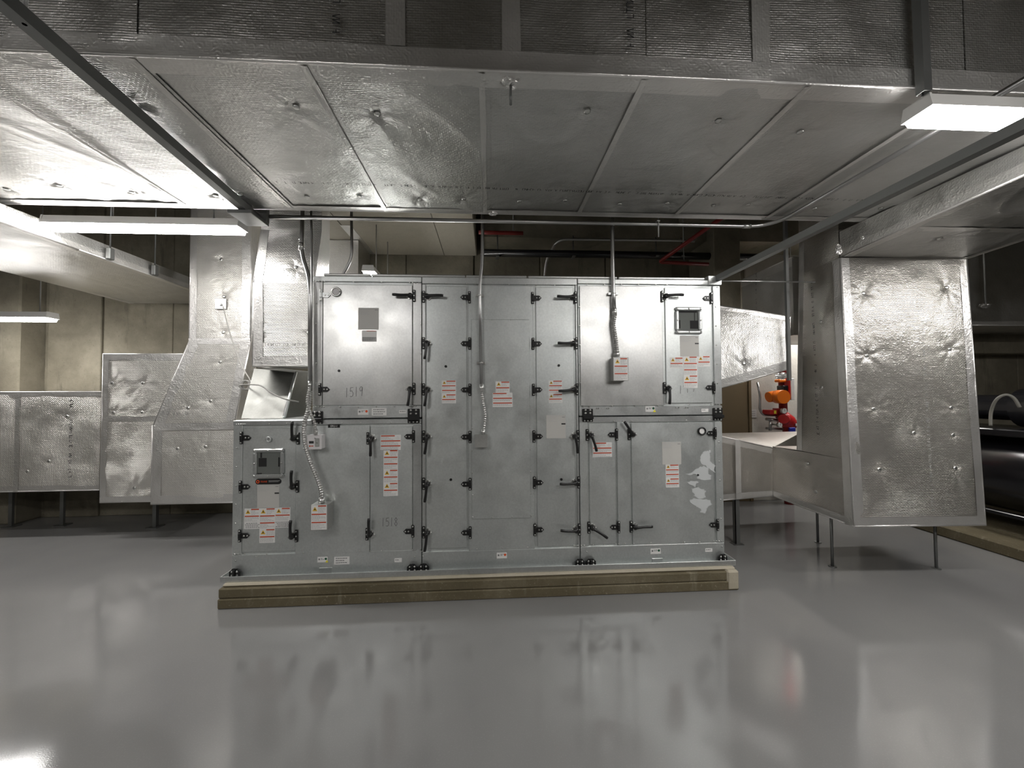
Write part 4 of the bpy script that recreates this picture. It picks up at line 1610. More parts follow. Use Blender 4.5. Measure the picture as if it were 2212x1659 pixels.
# --- left side: low duct along the back wall
YL = 4.45
lw = thing('wall_duct', (-5.5, 4.8, 0), 'low dull foil duct along the back wall at the left edge', 'duct')
cx = [aty(-330, 950, YL)[0], aty(32, 950, YL)[0], aty(217, 950, YL)[0]]
z0, z1 = aty(110, 1061, YL)[2], aty(110, 846, YL)[2]
for i in range(2):
    mb = MB()
    loft(mb, [xrect(cx[i], YL, 5.12, z0, z1), xrect(cx[i + 1] - .004, YL, 5.12, z0, z1)], res=.03, billow=.010, pins={(0, 3): [(.25, .6), (.7, .4), (.8, .15)]}, folds=.004)
    mb.build('wrap_section', 'foil_matte', lw)
    add_pins(lw)
tape_edge(lw, (cx[0], YL, z1), (cx[2], YL, z1), NY, NZ, PZ, PY, .06)
tape_edge(lw, (cx[0], YL, z0), (cx[2], YL, z0), NY, PZ, NZ, PY, .06)
flat_tape(lw, (cx[1], YL - .002, z0), (cx[1], YL - .002, z1), NY, PX, .05)
q = aty(160, 880, YL)
print_row(lw, (q[0], YL, z0 + .15), (q[0], YL, z1 - .08), (-1, 0, 0), .03, 7, .7, .012)
for gx in (22, 133):
    q = aty(gx, 1090, 4.85)
    mb = MB(); mb.box(q[0] - .02, q[0] + .02, 4.85, 4.875, 0, z0 + .01); mb.box(q[0] - .06, q[0] + .06, 4.82, 4.92, 0, .008); mb.build('leg', 'strut', lw)

# --- taller box next to it
YT = 4.36
tb = thing('wall_duct_box', (-4.4, 4.7, .25), 'taller foil duct box against the wall between the low duct and the flared duct', 'duct')
x0, x1 = aty(219, 920, YT)[0], aty(425, 920, YT)[0]
z0, z1, zm, zn = aty(270, 1085, YT)[2], aty(270, 764, YT)[2], aty(270, 905, YT)[2], aty(270, 985, YT)[2]
mb = MB()
loft(mb, [zrect(x0, x1, YT, 5.1, z0), zrect(x0, x1, YT, 5.1, zn), zrect(x0, x1, YT, 5.1, zm), zrect(x0, x1, YT, 5.1, z1)], res=.022, billow=.010,
     pins={(2, 0): [(.42, .55), (.1, .55), (.42, .1), (.12, .1)], (0, 0): [(.35, .3), (.6, .8)]}, folds=.004)
mb.build('wrap', 'foil_matte', tb)
add_pins(tb)
tape_edge(tb, (x0, YT, z1), (x1, YT, z1), NY, NZ, PZ, PY, .07)
tape_edge(tb, (x0, YT, z0), (x0, YT, z1), NY, PX, NX, PY, .06)
tape_edge(tb, (x0, YT, z0), (x1, YT, z0), NY, PZ, NZ, PY, .06)
flat_tape(tb, (x0 + .06, YT - .002, zm - .03), (x1, YT - .002, zm - .03), NY, PZ, .06)
mb = MB(); mb.box(x0 + .25, x0 + .29, 4.7, 4.74, 0, z0 + .01); mb.box(x0 + .21, x0 + .33, 4.66, 4.78, 0, .008); mb.build('leg', 'strut', tb)

# --- flared duct left of the unit
YFl = 4.12
fl = thing('flared_duct', (-3.0, 4.4, .3), 'foil duct flaring out downwards, hanging left of the unit', 'duct')
g = lambda px_, py_: aty(px_, py_, YFl)
x0, x1 = g(327, 1000)[0], g(600, 1000)[0]
zb_, zk = g(410, 1088)[2], g(410, 918)[2]
mb = MB()
loft(mb, [zrect(x0, x1, YFl, 4.3, zb_), zrect(x0, x1, YFl, 4.3, zk)], res=.02, billow=.007, pins={(0, 0): [(.2, .7), (.42, .72)]}, folds=.003)
xa, xb = g(331, 908)[0], g(507, 908)[0]
xc, xd = g(408, 737)[0], g(541, 737)[0]
zf = g(470, 737)[2]
loft(mb, [zrect(xa, xb, YFl, 4.3, zk + .001), zrect(xc, xd, YFl, 4.3, zf), zrect(xc, xd, YFl, 4.3, 3.6)], res=.016, billow=.006,
     pins={(0, 0): [(.6, .75), (.62, .28), (.35, .2)], (1, 0): [(.55, .3), (.55, .06), (.5, .55)]})
mb.build('wrap', 'foil_matte', fl)
add_pins(fl)
tape_edge(fl, (xa, YFl, zk), (xc, YFl, zf), NY, PX, NX, PY, .10)
tape_edge(fl, (xb, YFl, zk), (xd, YFl, zf), NY, NX, PX, PY, .09)
tape_edge(fl, (xc, YFl, zf), (xc, YFl, 3.6), NY, PX, NX, PY, .07)
tape_edge(fl, (xd, YFl, zf), (xd, YFl, 3.6), NY, NX, PX, PY, .09)
tape_edge(fl, (x0, YFl, zb_), (x0, YFl, zk), NY, PX, NX, PY, .10)
tape_edge(fl, (x0, YFl, zb_), (x1, YFl, zb_), NY, PZ, NZ, PY, .09)
flat_tape(fl, (xa + .03, YFl - .002, zk + .02), (xb, YFl - .002, zk + .02), NY, NZ, .07)
flat_tape(fl, (xc, YFl - .002, zf + .03), (xd, YFl - .002, zf + .03), NY, NZ, .06)
print_row(fl, g(352, 897) + np.array([0, 0, .01]), g(415, 896), (0, 0, 1), .028, 4, .7, .010, ink='ink')

# --- box duct at the unit's upper left side, leaning back
YX = 3.3
bd = thing('side_duct', (-1.7, 3.4, 1.7), 'bright foil duct standing behind the unit at its upper left corner', 'duct')
g = lambda px_, py_: aty(px_, py_, YX)
x0 = g(546, 700)[0]
x1 = -1.455
z0, z1 = g(600, 791)[2], g(600, 611)[2]
zt_ = aty(600, 497, 3.43)[2]
xt = aty(564, 497, 3.43)[0]
mb = MB()
loft(mb, [zrect(x0, x1, YX, 3.58, z0), zrect(x0, x1, YX, 3.58, z1), [(xt, 3.43, zt_), (x1, 3.43, zt_), (x1, 3.60, zt_), (xt, 3.60, zt_)], zrect(xt, x1, 3.43, 3.60, 3.45)], res=.014, billow=.006,
     pins={(0, 0): [(.9, .4), (.1, .35)], (1, 0): [(.65, .3), (.65, .85)]})
mb.build('wrap', 'foil', bd)
add_pins(bd)
tape_edge(bd, (x0, YX, z0), (x0, YX, z1), NY, PX, NX, PY, .08)
tape_edge(bd, (x0, YX, z0), (x1, YX, z0), NY, PZ, NZ, PY, .08)
tape_edge(bd, (x0, YX, z1), (xt, 3.43, zt_), (0, -.97, .2), PX, NX, PY, .07)
print_row(bd, g(575, 748), g(668, 747), (0, 0, 1), .022, 3, .7, .010, ink='ink')

# --- bare sheet-metal hood on top of the lower left section
hd = thing('sheet_metal_hood', (-1.85, 3.4, 1.32), 'plain galvanised transition hood on top of the lower left section', 'duct')
p = [aty(521, 906, 3.2), aty(612, 906, 3.2), aty(638, 805, 3.55), aty(549, 796, 3.55)]
zl = ZS - .006
p[0][2] = p[1][2] = zl
mb = MB()
mb.hull8([tuple(p[0]), tuple(p[1]), tuple(p[1] + [0, .45, 0]), tuple(p[0] + [0, .45, 0])] + [tuple(p[3]), tuple(p[2]), tuple(p[2] + [0, .4, .03]), tuple(p[3] + [0, .4, .03])])
mb.build('sheet', 'galv_duct', hd)
mb = MB(); mb.tube([tuple(p[1] + [.012, -.012, .008]), tuple(p[2] + [.012, -.012, 0])], .014, 8); mb.build('edge_rail', 'galv_frame', hd)

# --- duct along the ceiling at back left, seen from below
sd = thing('ceiling_duct', (-3.9, 4.0, 2.69), 'flat foil duct running back along the ceiling at the left, seen from below', 'duct')
CX0, CX1, CZ0, CZ1 = -4.58, -3.315, 2.69, 2.82
yr = lambda x0, x1, y, z: [(x0, y, z), (x1, y, z), (x1, y, CZ1), (x0, y, CZ1)]
mb = MB()
loft(mb, [yr(CX0, CX1, 3.3, CZ0), yr(CX0, CX1, 5.17, CZ0)], res=.025, billow=.009, folds=.004)
loft(mb, [yr(CX0, CX1, 1.9, CZ0 + .02), yr(CX0, CX1, 3.3, CZ0)], res=.025, billow=.012, folds=.010)
mb.build('wrap', 'foil_smooth', sd)
tape_edge(sd, (CX1, 1.9, CZ0 + .02), (CX1, 3.3, CZ0), NZ, NX, PX, PZ, .05)
tape_edge(sd, (CX1, 3.3, CZ0), (CX1, 5.17, CZ0), NZ, NX, PX, PZ, .05)
tape_edge(sd, (CX0, 2.0, CZ0 + .02), (CX0, 5.17, CZ0), NZ, PX, NX, PZ, .06)
for y_ in (3.5, 3.95):
    mb = MB(); mb.box(CX1 + .012, CX1 + .05, y_, y_ + .05, CZ0, CZ0 + .1, 0, .006); mb.tube([(CX1 + .03, y_ + .025, CZ0 + .1), (CX1 + .03, y_ + .025, ZC)], .006, 8); mb.build('hanger_clip', 'strut', sd)
wad((-3.6, 2.0, CZ0 + .015), .03, 11, sd, (1.2, 1, .5))

# --- dark duct behind the unit, above its left end, and one at far right
dk = thing('shadowed_duct', (-2.2, 4.9, 2.2), 'dark shiny duct behind the unit next to the small end-on light', 'duct')
mb = MB(); xa, xb = aty(690, 570, 4.7)[0], aty(774, 570, 4.7)[0]
loft(mb, [zrect(xa, xb, 4.7, 5.15, 2.2), zrect(xa, xb, 4.7, 5.15, 3.36)], res=.03, billow=.008)
mb.build('wrap', 'foil_smooth', dk)
fd = thing('far_duct', (6.2, 4.6, 2.3), 'dark foil duct high behind the riser duct at the right edge', 'duct')
mb = MB(); zq = aty(2150, 703, 4.3)[2]
loft(mb, [xrect(5.0, 4.3, 5.1, zq, 3.4), xrect(9.3, 4.3, 5.1, zq, 3.4)], res=.05, billow=.01)
mb.build('wrap', 'foil_smooth', fd)
tape_edge(fd, (5.0, 4.3, zq), (9.3, 4.3, zq), NY, PZ, NZ, PY, .05)
q = aty(2127, 600, 4.24)
mb = MB(); mb.tube([(q[0], 4.24, aty(2127, 662, 4.24)[2]), (q[0], 4.24, 4.4)], .008, 8); mb.build('hanger_rod', 'rod', fd)
wad((q[0], 4.25, aty(2127, 660, 4.25)[2]), .04, 12, fd, (1.4, .8, .6))
b = MB(); b.box(4.8, XR, 4.95, YB, aty(2150, 745, 4.95)[2] - .12, aty(2150, 712, 4.95)[2], 0, .01); struct('trim_6', b, 'wall')

# ------------------------------------------------------------------ struts and hangers
def strut(name, label, path, w_=.041, group='steel struts'):
    a_, c_ = Vector(path[0]), Vector(path[1])
    t = (c_ - a_).normalized()
    up = Vector((0, 0, 1)) if abs(t.z) < .9 else Vector((0, 1, 0))
    s_ = t.cross(up).normalized()
    u = s_.cross(t).normalized()
    root = thing(name, a_, label, 'strut', group)
    h = w_ / 2
    th = .004
    prof = [(-h, -h), (h, -h), (h, h), (h * .45, h), (h * .45, h - th), (h - th, h - th), (h - th, -h + th), (-h + th, -h + th), (-h + th, h - th), (-h * .45, h - th), (-h * .45, h), (-h, h)]
    mb = MB()
    n = len(prof)
    for p_ in (a_, c_):
        for x, z in prof:
            mb.v.append(tuple(p_ + s_ * x + u * z))
    for i in range(n):
        j = (i + 1) % n
        mb.face([i, n + i, n + j, j])
    mb.face([i for i in range(n)])
    mb.face([n + i for i in range(n)][::-1])
    mb.build('channel', 'strut', root)
    return root


s1 = strut('trapeze_strut', 'dark steel strut crossing under the overhead duct at upper left', [(-1.585, 1.1, 2.815), (-1.715, 2.93, 2.815)], .05)
mb = MB(); mb.box(-1.80, -1.64, 2.74, 2.96, 2.764, 2.789, 0, .003); mb.box(-1.80, -1.64, 2.93, 2.965, 2.785, 2.9, 0, .003); mb.build('end_bracket', 'strut', s1)
mb = MB(); mb.tube([(-1.72, 2.905, 2.79), (-1.72, 2.905, ZC)], .007, 8); mb.build('hanger_rod', 'rod', s1)
mb = MB(); mb.tube([(-1.60, 1.4, 2.79), (-1.60, 1.4, ZC)], .007, 8); mb.build('hanger_rod', 'rod', s1)
s2 = strut('bracing_strut', 'steel strut from the unit\'s top right corner running up past the viewer at right', [(1.835, 3.0, ZTOP + .015), (1.855, .7, ZTOP + .010)], .041)
mb = MB(); mb.tube([(1.855, .75, ZTOP + .03), (1.855, .75, ZC)], .007, 8); mb.build('hanger_rod', 'rod', s2)
q = aty(1990, 100, 1.52)
s3 = strut('hanger_strut', 'vertical steel strut in front of the overhead duct above the right light', [(aty(1998, 186, 1.54)[0], 1.545, 2.80), (aty(1985, 0, 1.54)[0], 1.545, ZC)], .036)
q = aty(1699, 640, 3.52)
s4 = strut('riser_strut', 'thin vertical strut beside the riser duct and the tapered duct', [(aty(1700, 640, 3.3)[0], 3.3, aty(1700, 822, 3.3)[2]), (aty(1700, 640, 3.3)[0], 3.3, ZC)], .026)

# ------------------------------------------------------------------ conduits
def conduit(label, pts, r, rad=.12, couple=(), straps=(), flex=None, rf=None, top=None):
    root = thing('conduit', pts[0], label, 'conduit', 'steel conduits')
    mb = MB(); mb.tube(arc_path(pts, rad), r, 12); mb.build('pipe', 'conduit', root)
    for p_, ax in couple:
        p_, ax = Vector(p_), Vector(ax)
        mb = MB(); mb.tube([p_ - ax * .03, p_ + ax * .03], r * 1.28, 12)
        mb.tube([p_ + ax * .014 + Vector((0, -r * 1.2, 0)), p_ + ax * .014 + Vector((0, -r * 1.9, 0))], r * .3, 6)
        mb.build('coupling', 'bolt', root)
    for x, y_, z in straps:
        mb = MB()
        mb.box(x - r * 2.6, x + r * 2.6, y_ + r * .2, y_ + r * 1.6, z - .009, z + .009, 0, .002)
        mb.tube([(x - r * 1.15, y_ + r * .3, z), (x - r * .9, y_ - r * .9, z), (x, y_ - r * 1.25, z), (x + r * .9, y_ - r * .9, z), (x + r * 1.15, y_ + r * .3, z)], .004, 6)
        mb.build('strap', 'bolt', root)
    if flex:
        P = smooth_path(flex, 14)
        # ribbed hose: radius alternates along the arc length
        L = [0.0]
        for a_, c_ in zip(P[:-1], P[1:]):
            L.append(L[-1] + (c_ - a_).length)
        tot = L[-1]
        n = int(tot / .0042)
        Q, R_ = [], []
        k = 0
        for i in range(n + 1):
            s_ = tot * i / n
            while k < len(L) - 2 and L[k + 1] < s_:
                k += 1
            t = (s_ - L[k]) / max(1e-6, L[k + 1] - L[k])
            Q.append(P[k].lerp(P[k + 1], min(1, t)))
            R_.append(rf * (1.0 if i % 4 < 2 else .76))
        mb = MB(); mb.tube(Q, R_, 12); mb.build('flexible_hose', 'flex', root)
        e = Vector(flex[-1])
        mb = MB(); mb.tube([e + Vector((0, 0, .035)), e + Vector((0, 0, -.002))], rf * 1.3, 12); mb.build('connector', 'bolt', root)
    return root


YC = Y0 - .035
# horizontal run below the duct's far edge
yh = 2.925
h0, h1 = aty(582, 467, yh), aty(1690, 491.5, yh)
zh = (h0[2] + h1[2]) / 2
xb_ = atz(1700, 470, zh)[0]
conduit('long level conduit just below the far edge of the overhead duct', [(h0[0], yh, zh), (xb_, yh, zh), (xb_ + .03, 1.2, zh)], .0145, .22,
        couple=[((aty(1613, 490, yh)[0], yh, zh), (1, 0, 0))])
q = aty(1420, 495, yh)
mbx = thing('rod_hanger', (q[0], yh, zh), 'short threaded rod clipped over the level conduit at right of centre', 'hanger')
mb = MB(); mb.tube([(q[0], yh - .02, aty(1420, 514, yh)[2]), (q[0], yh - .02, zh + .06)], .005, 8); mb.build('rod', 'rod', mbx)
mb = MB(); mb.box(q[0] - .012, q[0] + .012, yh - .026, yh + .02, zh - .004 + .019, zh + .024, 0, .002); mb.build('clip', 'bolt', mbx)


def P_(px_, py_, y_=YC):
    return tuple(aty(px_, py_, y_))


c5 = conduit('thin conduit dropping down the middle section to a small grey box', [P_(1043, 440, YC + .02), P_(1042, 570, YC + .01), P_(1036, 618), P_(1040, 846)], .0125, .09,
             couple=[(P_(1040, 838), (0, 0, 1))], straps=[(P_(1036.5, 638)[0], YC, P_(1036, 638)[2]), (P_(1039, 784)[0], YC, P_(1039, 784)[2])],
             flex=[P_(1040, 848), P_(1044, 872), P_(1048, 898), P_(1046, 922), P_(1044, 938, YC)], rf=.011)
c6 = conduit('conduit dropping to the junction box on the upper right blank panel', [P_(1322, 440, YC + .01), P_(1324, 600), P_(1327, 680)], .0155, .12,
             couple=[(P_(1327, 674), (0, 0, 1))], straps=[(P_(1325, 634)[0], YC, P_(1325, 634)[2])],
             flex=[P_(1327, 684), P_(1325, 700), P_(1329, 730), P_(1332, 755), P_(1332, 770)], rf=.0185)
YD_ = Y0 - .055
c2 = conduit('thick conduit bending to the unit\'s left corner, ending in the big junction box', [P_(654, 440, 3.05), P_(651, 548, 3.02), P_(670, 605, YD_), P_(670, 843, YD_)], .0155, .1,
             couple=[(P_(651, 533, 3.02), (0, 0, 1))],
             flex=[P_(670, 845, YD_), P_(667, 880, YD_ - .01), P_(658, 915, YD_ - .02), P_(658, 950, YD_ - .02), P_(670, 995, YD_ - .02), P_(686, 1035, YD_ - .02), P_(694, 1062, YD_ - .02), P_(695, 1086, YD_ - .01)], rf=.0165)
c3 = conduit('thin conduit along the unit\'s left corner, ending at the white control box', [P_(672, 445, 2.98), P_(674, 600, YD_ - .03), P_(669, 820, YD_ - .04)], .0085, .08,
             couple=[(P_(669, 832, YD_ - .04), (0, 0, 1))],
             flex=[P_(669, 838, YD_ - .04), P_(664, 868, YD_ - .05), P_(672, 895, YD_ - .05), P_(680, 915, YD_ - .04), P_(682, 938, YD_ - .025)], rf=.0115)
c4 = conduit('conduit curving down behind the top of the upper left section', [P_(759, 420, 3.25), P_(760, 560, 3.25), P_(735, 602, 3.25), tuple(aty(733, 606, 3.25) * np.array([1, 1, 0]) + np.array([0, 0, ZTOP - .003]))], .012, .12)

# boxes on the unit
def jbox(name, label, p0, p1, depth, m, knock=True):
    """p0, p1: front face in pixels; returns root, front y"""
    yf = Y0 - depth
    x0, z1 = A(*p0, yf)
    x1, z0 = A(*p1, yf)
    root = thing(name, ((x0 + x1) / 2, Y0, z0), label, 'electrical box')
    mb = MB(); mb.box(x0, x1, yf + .004, Y0 - .0022, z0, z1, 0, .003); mb.build('body', m, root)
    mb = MB(); mb.box(x0 - .002, x1 + .002, yf, yf + .0035, z0 - .002, z1 + .002, 0, .0012); mb.build('cover', m, root)
    return root, yf, x0, x1, z0, z1


j1, yf, x0, x1, z0, z1 = jbox('junction_box', 'grey junction box with warning label on the lower left section', (671, 1091), (707, 1145), .11, 'boxgrey')
warn_label(j1, None, None, 'wrr', y=yf, seed=31, xz=(x0 + .004, x1 - .004, z0 + .004, z1 - .002))
j2, yf, x0, x1, z0, z1 = jbox('junction_box', 'grey junction box with warning label on the upper right blank panel', (1325, 772), (1358, 822), .09, 'boxgrey')
warn_label(j2, None, None, 'wrr', y=yf, seed=32, xz=(x0 + .004, x1 - .006, z0 + .002, z1 - .004))
j3, yf, x0, x1, z0, z1 = jbox('outlet_box', 'small plain grey box on the tall middle section', (1026, 939), (1053, 966), .05, 'boxgrey')
j4, yf, x0, x1, z0, z1 = jbox('control_box', 'small white control box with dark display on the lower left section', (664, 940), (694, 970), .075, 'plasticwhite')
mb = MB()
W_, H_ = x1 - x0, z1 - z0
rect(mb, x0 + W_ * .12, x0 + W_ * .46, z0 + H_ * .40, z0 + H_ * .58, yf - .001, 0)
mb.build('display', ['blackink'], j4)
mb = MB(); mb.box(x0 + W_ * .56, x0 + W_ * .86, yf - .006, yf - .0001, z0 + H_ * .18, z0 + H_ * .76, 0, .003)
mb.box(x0 + W_ * .66, x0 + W_ * .76, yf - .016, yf - .005, z0 + H_ * .42, z0 + H_ * .5, 0, .003); mb.build('toggle_switch', 'boxgrey', j4)
mb = MB()
for k in range(2):
    n = len(mb.v); cx_, cz_, rr = x0 + W_ * .18, z0 + H_ * .22, .006
mb.v += [(cx_ + rr * math.cos(a), yf - .0008, cz_ + rr * math.sin(a)) for a in np.linspace(0, 2 * math.pi, 13)[:-1]]
mb.face(list(range(len(mb.v) - 12, len(mb.v))), 0)
rect(mb, x0 + W_ * .26, x0 + W_ * .44, z0 + H_ * .19, z0 + H_ * .25, yf - .0008, 0)
mb.build('logo', ['redink'], j4)
screws(j4, [(667, 944), (690, 944), (666, 966)], yf, .004)

# sensor and cable on the flared duct
q = aty(477, 656, YFl - .012)
sn = thing('duct_sensor', tuple(q), 'small square sensor plate on the flared duct', 'sensor')
x0, z1 = aty(465, 645, YFl - .01)[0], aty(465, 645, YFl - .01)[2]
x1, z0 = aty(489, 668, YFl - .01)[0], aty(489, 668, YFl - .01)[2]
mb = MB(); mb.box(x0, x1, YFl - .016, YFl - .008, z0, z1, 0, .002); mb.build('plate', 'galv_frame', sn)
mb = MB(); mb.dome_y((x0 + x1) / 2 + .01, (z0 + z1) / 2 - .01, YFl - .016, .012, .02, 10); mb.build('gland', 'bolt', sn)
cb = thing('sensor_cable', tuple(q), 'thin grey cable looping from the duct sensor down to the hood', 'cable')
pts = [aty(482, 662, YFl - .04), aty(497, 720, 4.0), aty(520, 785, 3.8), aty(541, 822, 3.5)]
for k in range(26):
    t = k / 25
    an = t * math.pi * 2 * 3.5
    pts.append(aty(534 - 6 * t + 9 * math.cos(an), 832 + 10 * math.sin(an), 3.45))
pts += [aty(560, 832, 3.3), aty(585, 848, 3.25), aty(615, 862, 3.22), aty(645, 868, 3.3)]
mb = MB(); mb.tube(smooth_path(pts, 5), .0055, 6); mb.build('wire', 'cable', cb)

# thin rod between the unit's corner and the riser
tr_ = thing('tie_rod', (1.9, 3.1, ZTOP - .03), 'thin level tie rod from the unit\'s top right corner to the riser duct', 'rod')
q0, q1 = aty(1557, 607, 3.1), aty(1720, 609, 3.1)
mb = MB(); mb.tube([(XU[4] - .006, 3.1, q0[2]), (2.76, 3.1, q1[2])], .006, 8); mb.build('rod', 'conduit', tr_)

# ------------------------------------------------------------------ pipes high behind the unit
def pipe(name, label, pts, r, m, rad=.1, cat='pipe', group='pipes behind the unit'):
    root = thing(name, tuple(pts[0]), label, cat, group)
    mb = MB(); mb.tube(arc_path(pts, rad), r, 10); mb.build('tube', m, root)
    if m == 'redpipe':
        h_ = (np.array(pts[-1]) + np.array(pts[-2])) / 2
        mb = MB(); mb.tube([tuple(h_), (h_[0], h_[1], ZC)], .006, 6); mb.build('hanger_rod', 'strut', root)
    return root


pp = pipe('black_pipe', 'long black pipe along the back wall above the unit', [aty(1038, 546, 4.7), aty(1330, 550, 4.7), aty(1640, 556, 4.7)], .045, 'machine_black')
for px_ in (1075, 1240, 1420, 1475):
    q = aty(px_, 545, 4.66)
    mb = MB(); mb.tube([(q[0], 4.7, q[2] - .05), (q[0], 4.7, 3.46)], .008, 6); mb.box(q[0] - .02, q[0] + .02, 4.645, 4.755, q[2] - .055, q[2] - .04, 0, .003); mb.build('clevis', 'strut', pp)
pipe('rear_conduit', 'bent grey conduit on the back wall above the unit', [aty(1500, 521, 4.6), aty(1430, 519, 4.6), aty(1205, 517, 4.6), aty(1180, 560, 4.95), aty(1172, 640, 5.15)], .016, 'rod', .12)
pipe('red_pipe', 'short dark red sprinkler pipe beside the beige soffit', [aty(1034, 502, 4.0), aty(1088, 503, 4.0), aty(1130, 504, 4.0)], .02, 'redpipe')
pipe('red_pipe', 'dark red sprinkler pipe with elbow above the unit at right', [aty(1560, 470, 3.6), aty(1424, 566, 4.4), aty(1530, 571, 4.4)], .022, 'redpipe', .05)
q = aty(1553, 560, 4.55)
b = MB(); b.box(aty(1542, 560, 4.6)[0], aty(1600, 560, 4.6)[0], 4.6, YB, 2.3, ZC, 0, .01); struct('trim_7', b, 'wall')

# ------------------------------------------------------------------ sprinkler riser at the wall
YS = 5.02
g = lambda px_, py_, y_=YS: tuple(aty(px_, py_, y_))
sp = thing('sprinkler_riser', (aty(1690, 900, YS)[0], YS, 0), 'red fire sprinkler valve set with gauges and orange device by the door', 'valve')
x, z = aty(1700, 905, YS)[0], aty(1700, 905, YS)[2]
mb = MB(); mb.tube([(x, YS, 0), (x, YS, z - .1)], .055, 14); mb.tube([(x - .05, YS, z + .1), (x - .05, YS, 2.6)], .05, 14); mb.build('riser_pipe', 'redpipe', sp)
mb = MB(); mb.tube([g(1684, 898), g(1692, 903), g(1702, 911), g(1714, 920)], [.055, .095, .10, .07], 14)
mb.tube([g(1693, 905, YS - .06), g(1693, 905, YS - .14)], [.075, .06], 14)
mb.tube([g(1686, 897), g(1682, 890)], [.07, .045], 12)
mb.build('valve_body', 'red', sp)
mb = MB(); mb.box(g(1705, 915)[0], g(1714, 915)[0], YS - .115, YS - .10, g(1705, 919)[2], g(1705, 914)[2], 0, .002); mb.build('valve_label', 'white', sp)
for cx_, cy_, rr in ((1692, 887.5, .036), (1683, 918, .031)):
    c_ = aty(cx_, cy_, YS - .13)
    mb = MB(); mb.disc_y(c_[0], c_[2], YS - .15, rr, .035, 18, 0)
    mb.disc_y(c_[0], c_[2], YS - .153, rr * .86, .004, 18, 1)
    rect(mb, c_[0] - .003, c_[0] + .003, c_[2] - .004, c_[2] + rr * .65, YS - .155, 2)
    mb.tube([(c_[0], YS - .12, c_[2]), (c_[0], YS, c_[2])], .012, 8, 0)
    mb.build('pressure_gauge', ['bolt', 'white', 'blackink'], sp)
mb = MB(); mb.box(g(1690, 930)[0], g(1703, 930)[0], YS - .13, YS - .10, g(1690, 931)[2], g(1690, 922)[2], 0, .006); mb.build('blue_lever', 'blue', sp)
mb = MB(); mb.tube([g(1660, 858), g(1670, 856), g(1690, 858)], [.07, .075, .06], 16)
mb.disc_y(aty(1674, 857, YS)[0], aty(1674, 857, YS)[2], YS - .16, .09, .12, 20); mb.build('orange_housing', 'orange', sp)
mb = MB(); mb.box(g(1672, 825)[0], g(1687, 825)[0], YS - .1, YS, g(1672, 826)[2], g(1672, 820)[2], 0, .01); mb.build('orange_cap', 'orange', sp)
mb = MB(); mb.box(g(1692, 850)[0], g(1699, 850)[0], YS - .14, YS - .02, g(1692, 864)[2], g(1692, 818)[2], 0, .004); mb.build('white_panel', 'white', sp)
mb = MB(); mb.box(g(1689, 850)[0], g(1692, 850)[0], YS - .13, YS - .02, g(1692, 862)[2], g(1692, 818)[2]); mb.build('red_panel', 'red', sp)
mb = MB(); mb.box(g(1677, 840)[0], g(1689, 840)[0], YS - .12, YS, g(1677, 845)[2], g(1677, 833)[2], 0, .01); mb.build('motor', 'machine_black', sp)
mb = MB(); mb.box(g(1652, 888)[0], g(1668, 888)[0], YS - .1, YS + .05, g(1652, 895)[2], g(1652, 885)[2], 0, .006); mb.build('alarm_switch', 'red', sp)
mb = MB(); mb.box(g(1674, 885)[0], g(1688, 885)[0], YS - .1, YS + .05, g(1652, 893)[2], g(1652, 882)[2], 0, .006); mb.build('alarm_switch', 'red', sp)
mb = MB(); mb.box(g(1660, 888)[0], g(1664, 888)[0], YS - .11, YS - .1, g(1652, 893)[2], g(1652, 886)[2], 0); mb.build('switch_tag', 'brightyellow', sp)
for pts, r in (([g(1636, 826), g(1642, 855), g(1641, 885), g(1648, 897), g(1680, 897)], .014), ([g(1655, 905), g(1690, 909)], .02), ([g(1655, 925), g(1690, 927)], .016), ([g(1664, 905), g(1664, 930)], .018)):
    mb = MB(); mb.tube(arc_path(pts, .05), r, 8); mb.build('trim_pipe', 'conduit', sp)
mb = MB()
mb.tube(smooth_path([g(1699, 846), g(1708, 844), g(1714, 850), g(1710, 858), g(1700, 862)], 8), .008, 6); mb.build('cable', 'machine_black', sp)
sg = thing('wall_sign', g(1625, 895, YB), 'small grey notice on the wall beside the brown door', 'sign')
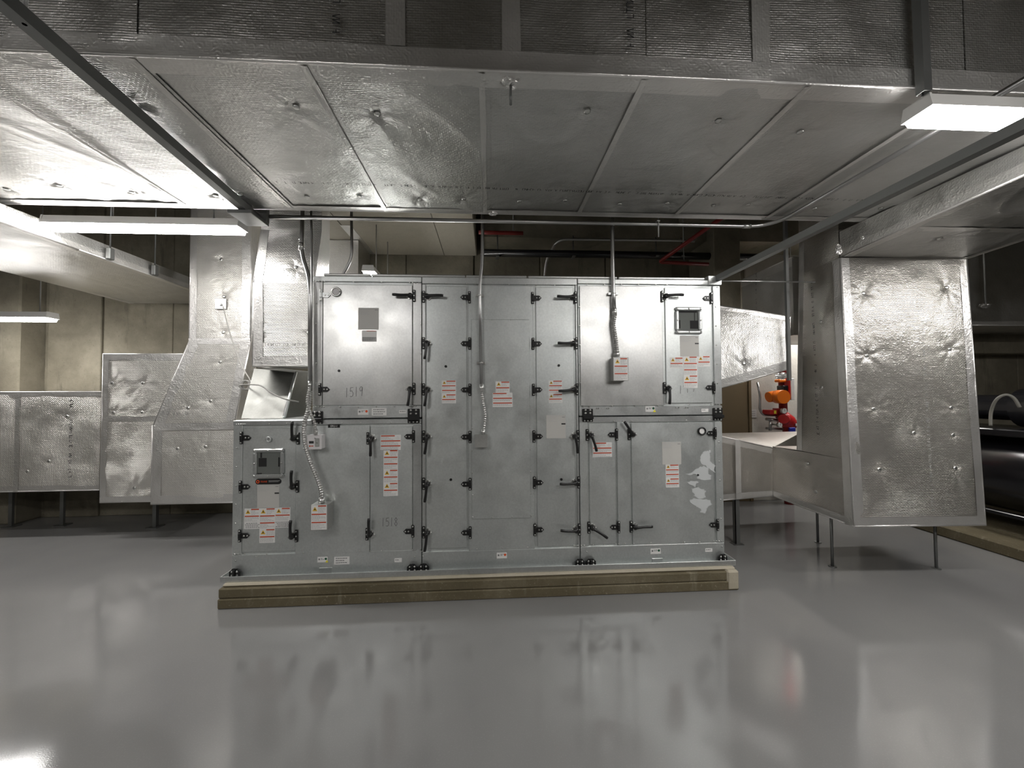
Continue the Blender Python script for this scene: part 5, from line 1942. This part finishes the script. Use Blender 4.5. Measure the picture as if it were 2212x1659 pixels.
x0, z1 = aty(1616, 885, YB)[0], aty(1616, 885, YB)[2]
x1, z0 = aty(1634, 902, YB)[0], aty(1634, 902, YB)[2]
mb = MB(); mb.box(x0, x1, YB - .006, YB - .0005, z0, z1, 0, .002)
rr_ = random.Random(3)
for k in range(3):
    text_lines(mb, x0 + .015, x1 - .012, z0 + .022 + k * .028, z0 + .034 + k * .028, YB - .0066, 1, rr_, .05, .008)
mb.build('plate', ['paper', 'ink'], sg)

# ------------------------------------------------------------------ black machine on its own plinth at far right
mp = thing('machine_plinth', (5.6, 3.6, 0), 'low concrete plinth under the black machine at right', 'plinth')
b = MB(); b.box(4.66, 6.6, 2.0, 4.85, 0, .11, 0, .012); b.build('slab', 'pad', mp)
mc = thing('chiller', (5.5, 3.5, .11), 'glossy black chiller machine half hidden by the riser duct', 'machine')
cxm = 5.36
mb = MB(); mb.tube([(cxm, 2.1, .68), (cxm, 2.14, .68), (cxm, 4.5, .68), (cxm, 4.54, .68)], [.34, .40, .40, .34], 40); mb.build('barrel', 'machine_black', mc)
mb = MB(); mb.box(cxm - .42, cxm + .3, 2.2, 4.4, 1.06, 1.13, 0, .01); mb.build('deck', 'machine_black', mc)
mb = MB(); mb.box(cxm - .46, cxm - .40, 2.2, 4.4, .30, .34, 0, .006); mb.build('side_rail', 'machine_black', mc)
mb = MB(); mb.tube([(cxm - .05, 2.3, 1.33), (cxm - .05, 3.55, 1.33), (cxm - .05, 3.58, 1.33), (cxm - .05, 4.3, 1.33)], [.19, .19, .13, .13], 28); mb.build('compressor', 'machine_black', mc)
for y_ in (2.3, 3.3, 4.3):
    mb = MB(); mb.box(cxm - .3, cxm + .3, y_ - .04, y_ + .04, .11, .34, 0, .006); mb.build('foot', 'machine_black', mc)
pts = [aty(2140, 920, 3.55), aty(2141, 890, 3.55), aty(2152, 864, 3.5), aty(2172, 853, 3.45), aty(2190, 860, 3.42), aty(2203, 880, 3.4)]
mb = MB(); mb.tube(smooth_path(pts, 8), .013, 8); mb.build('hose', 'hose', mc)
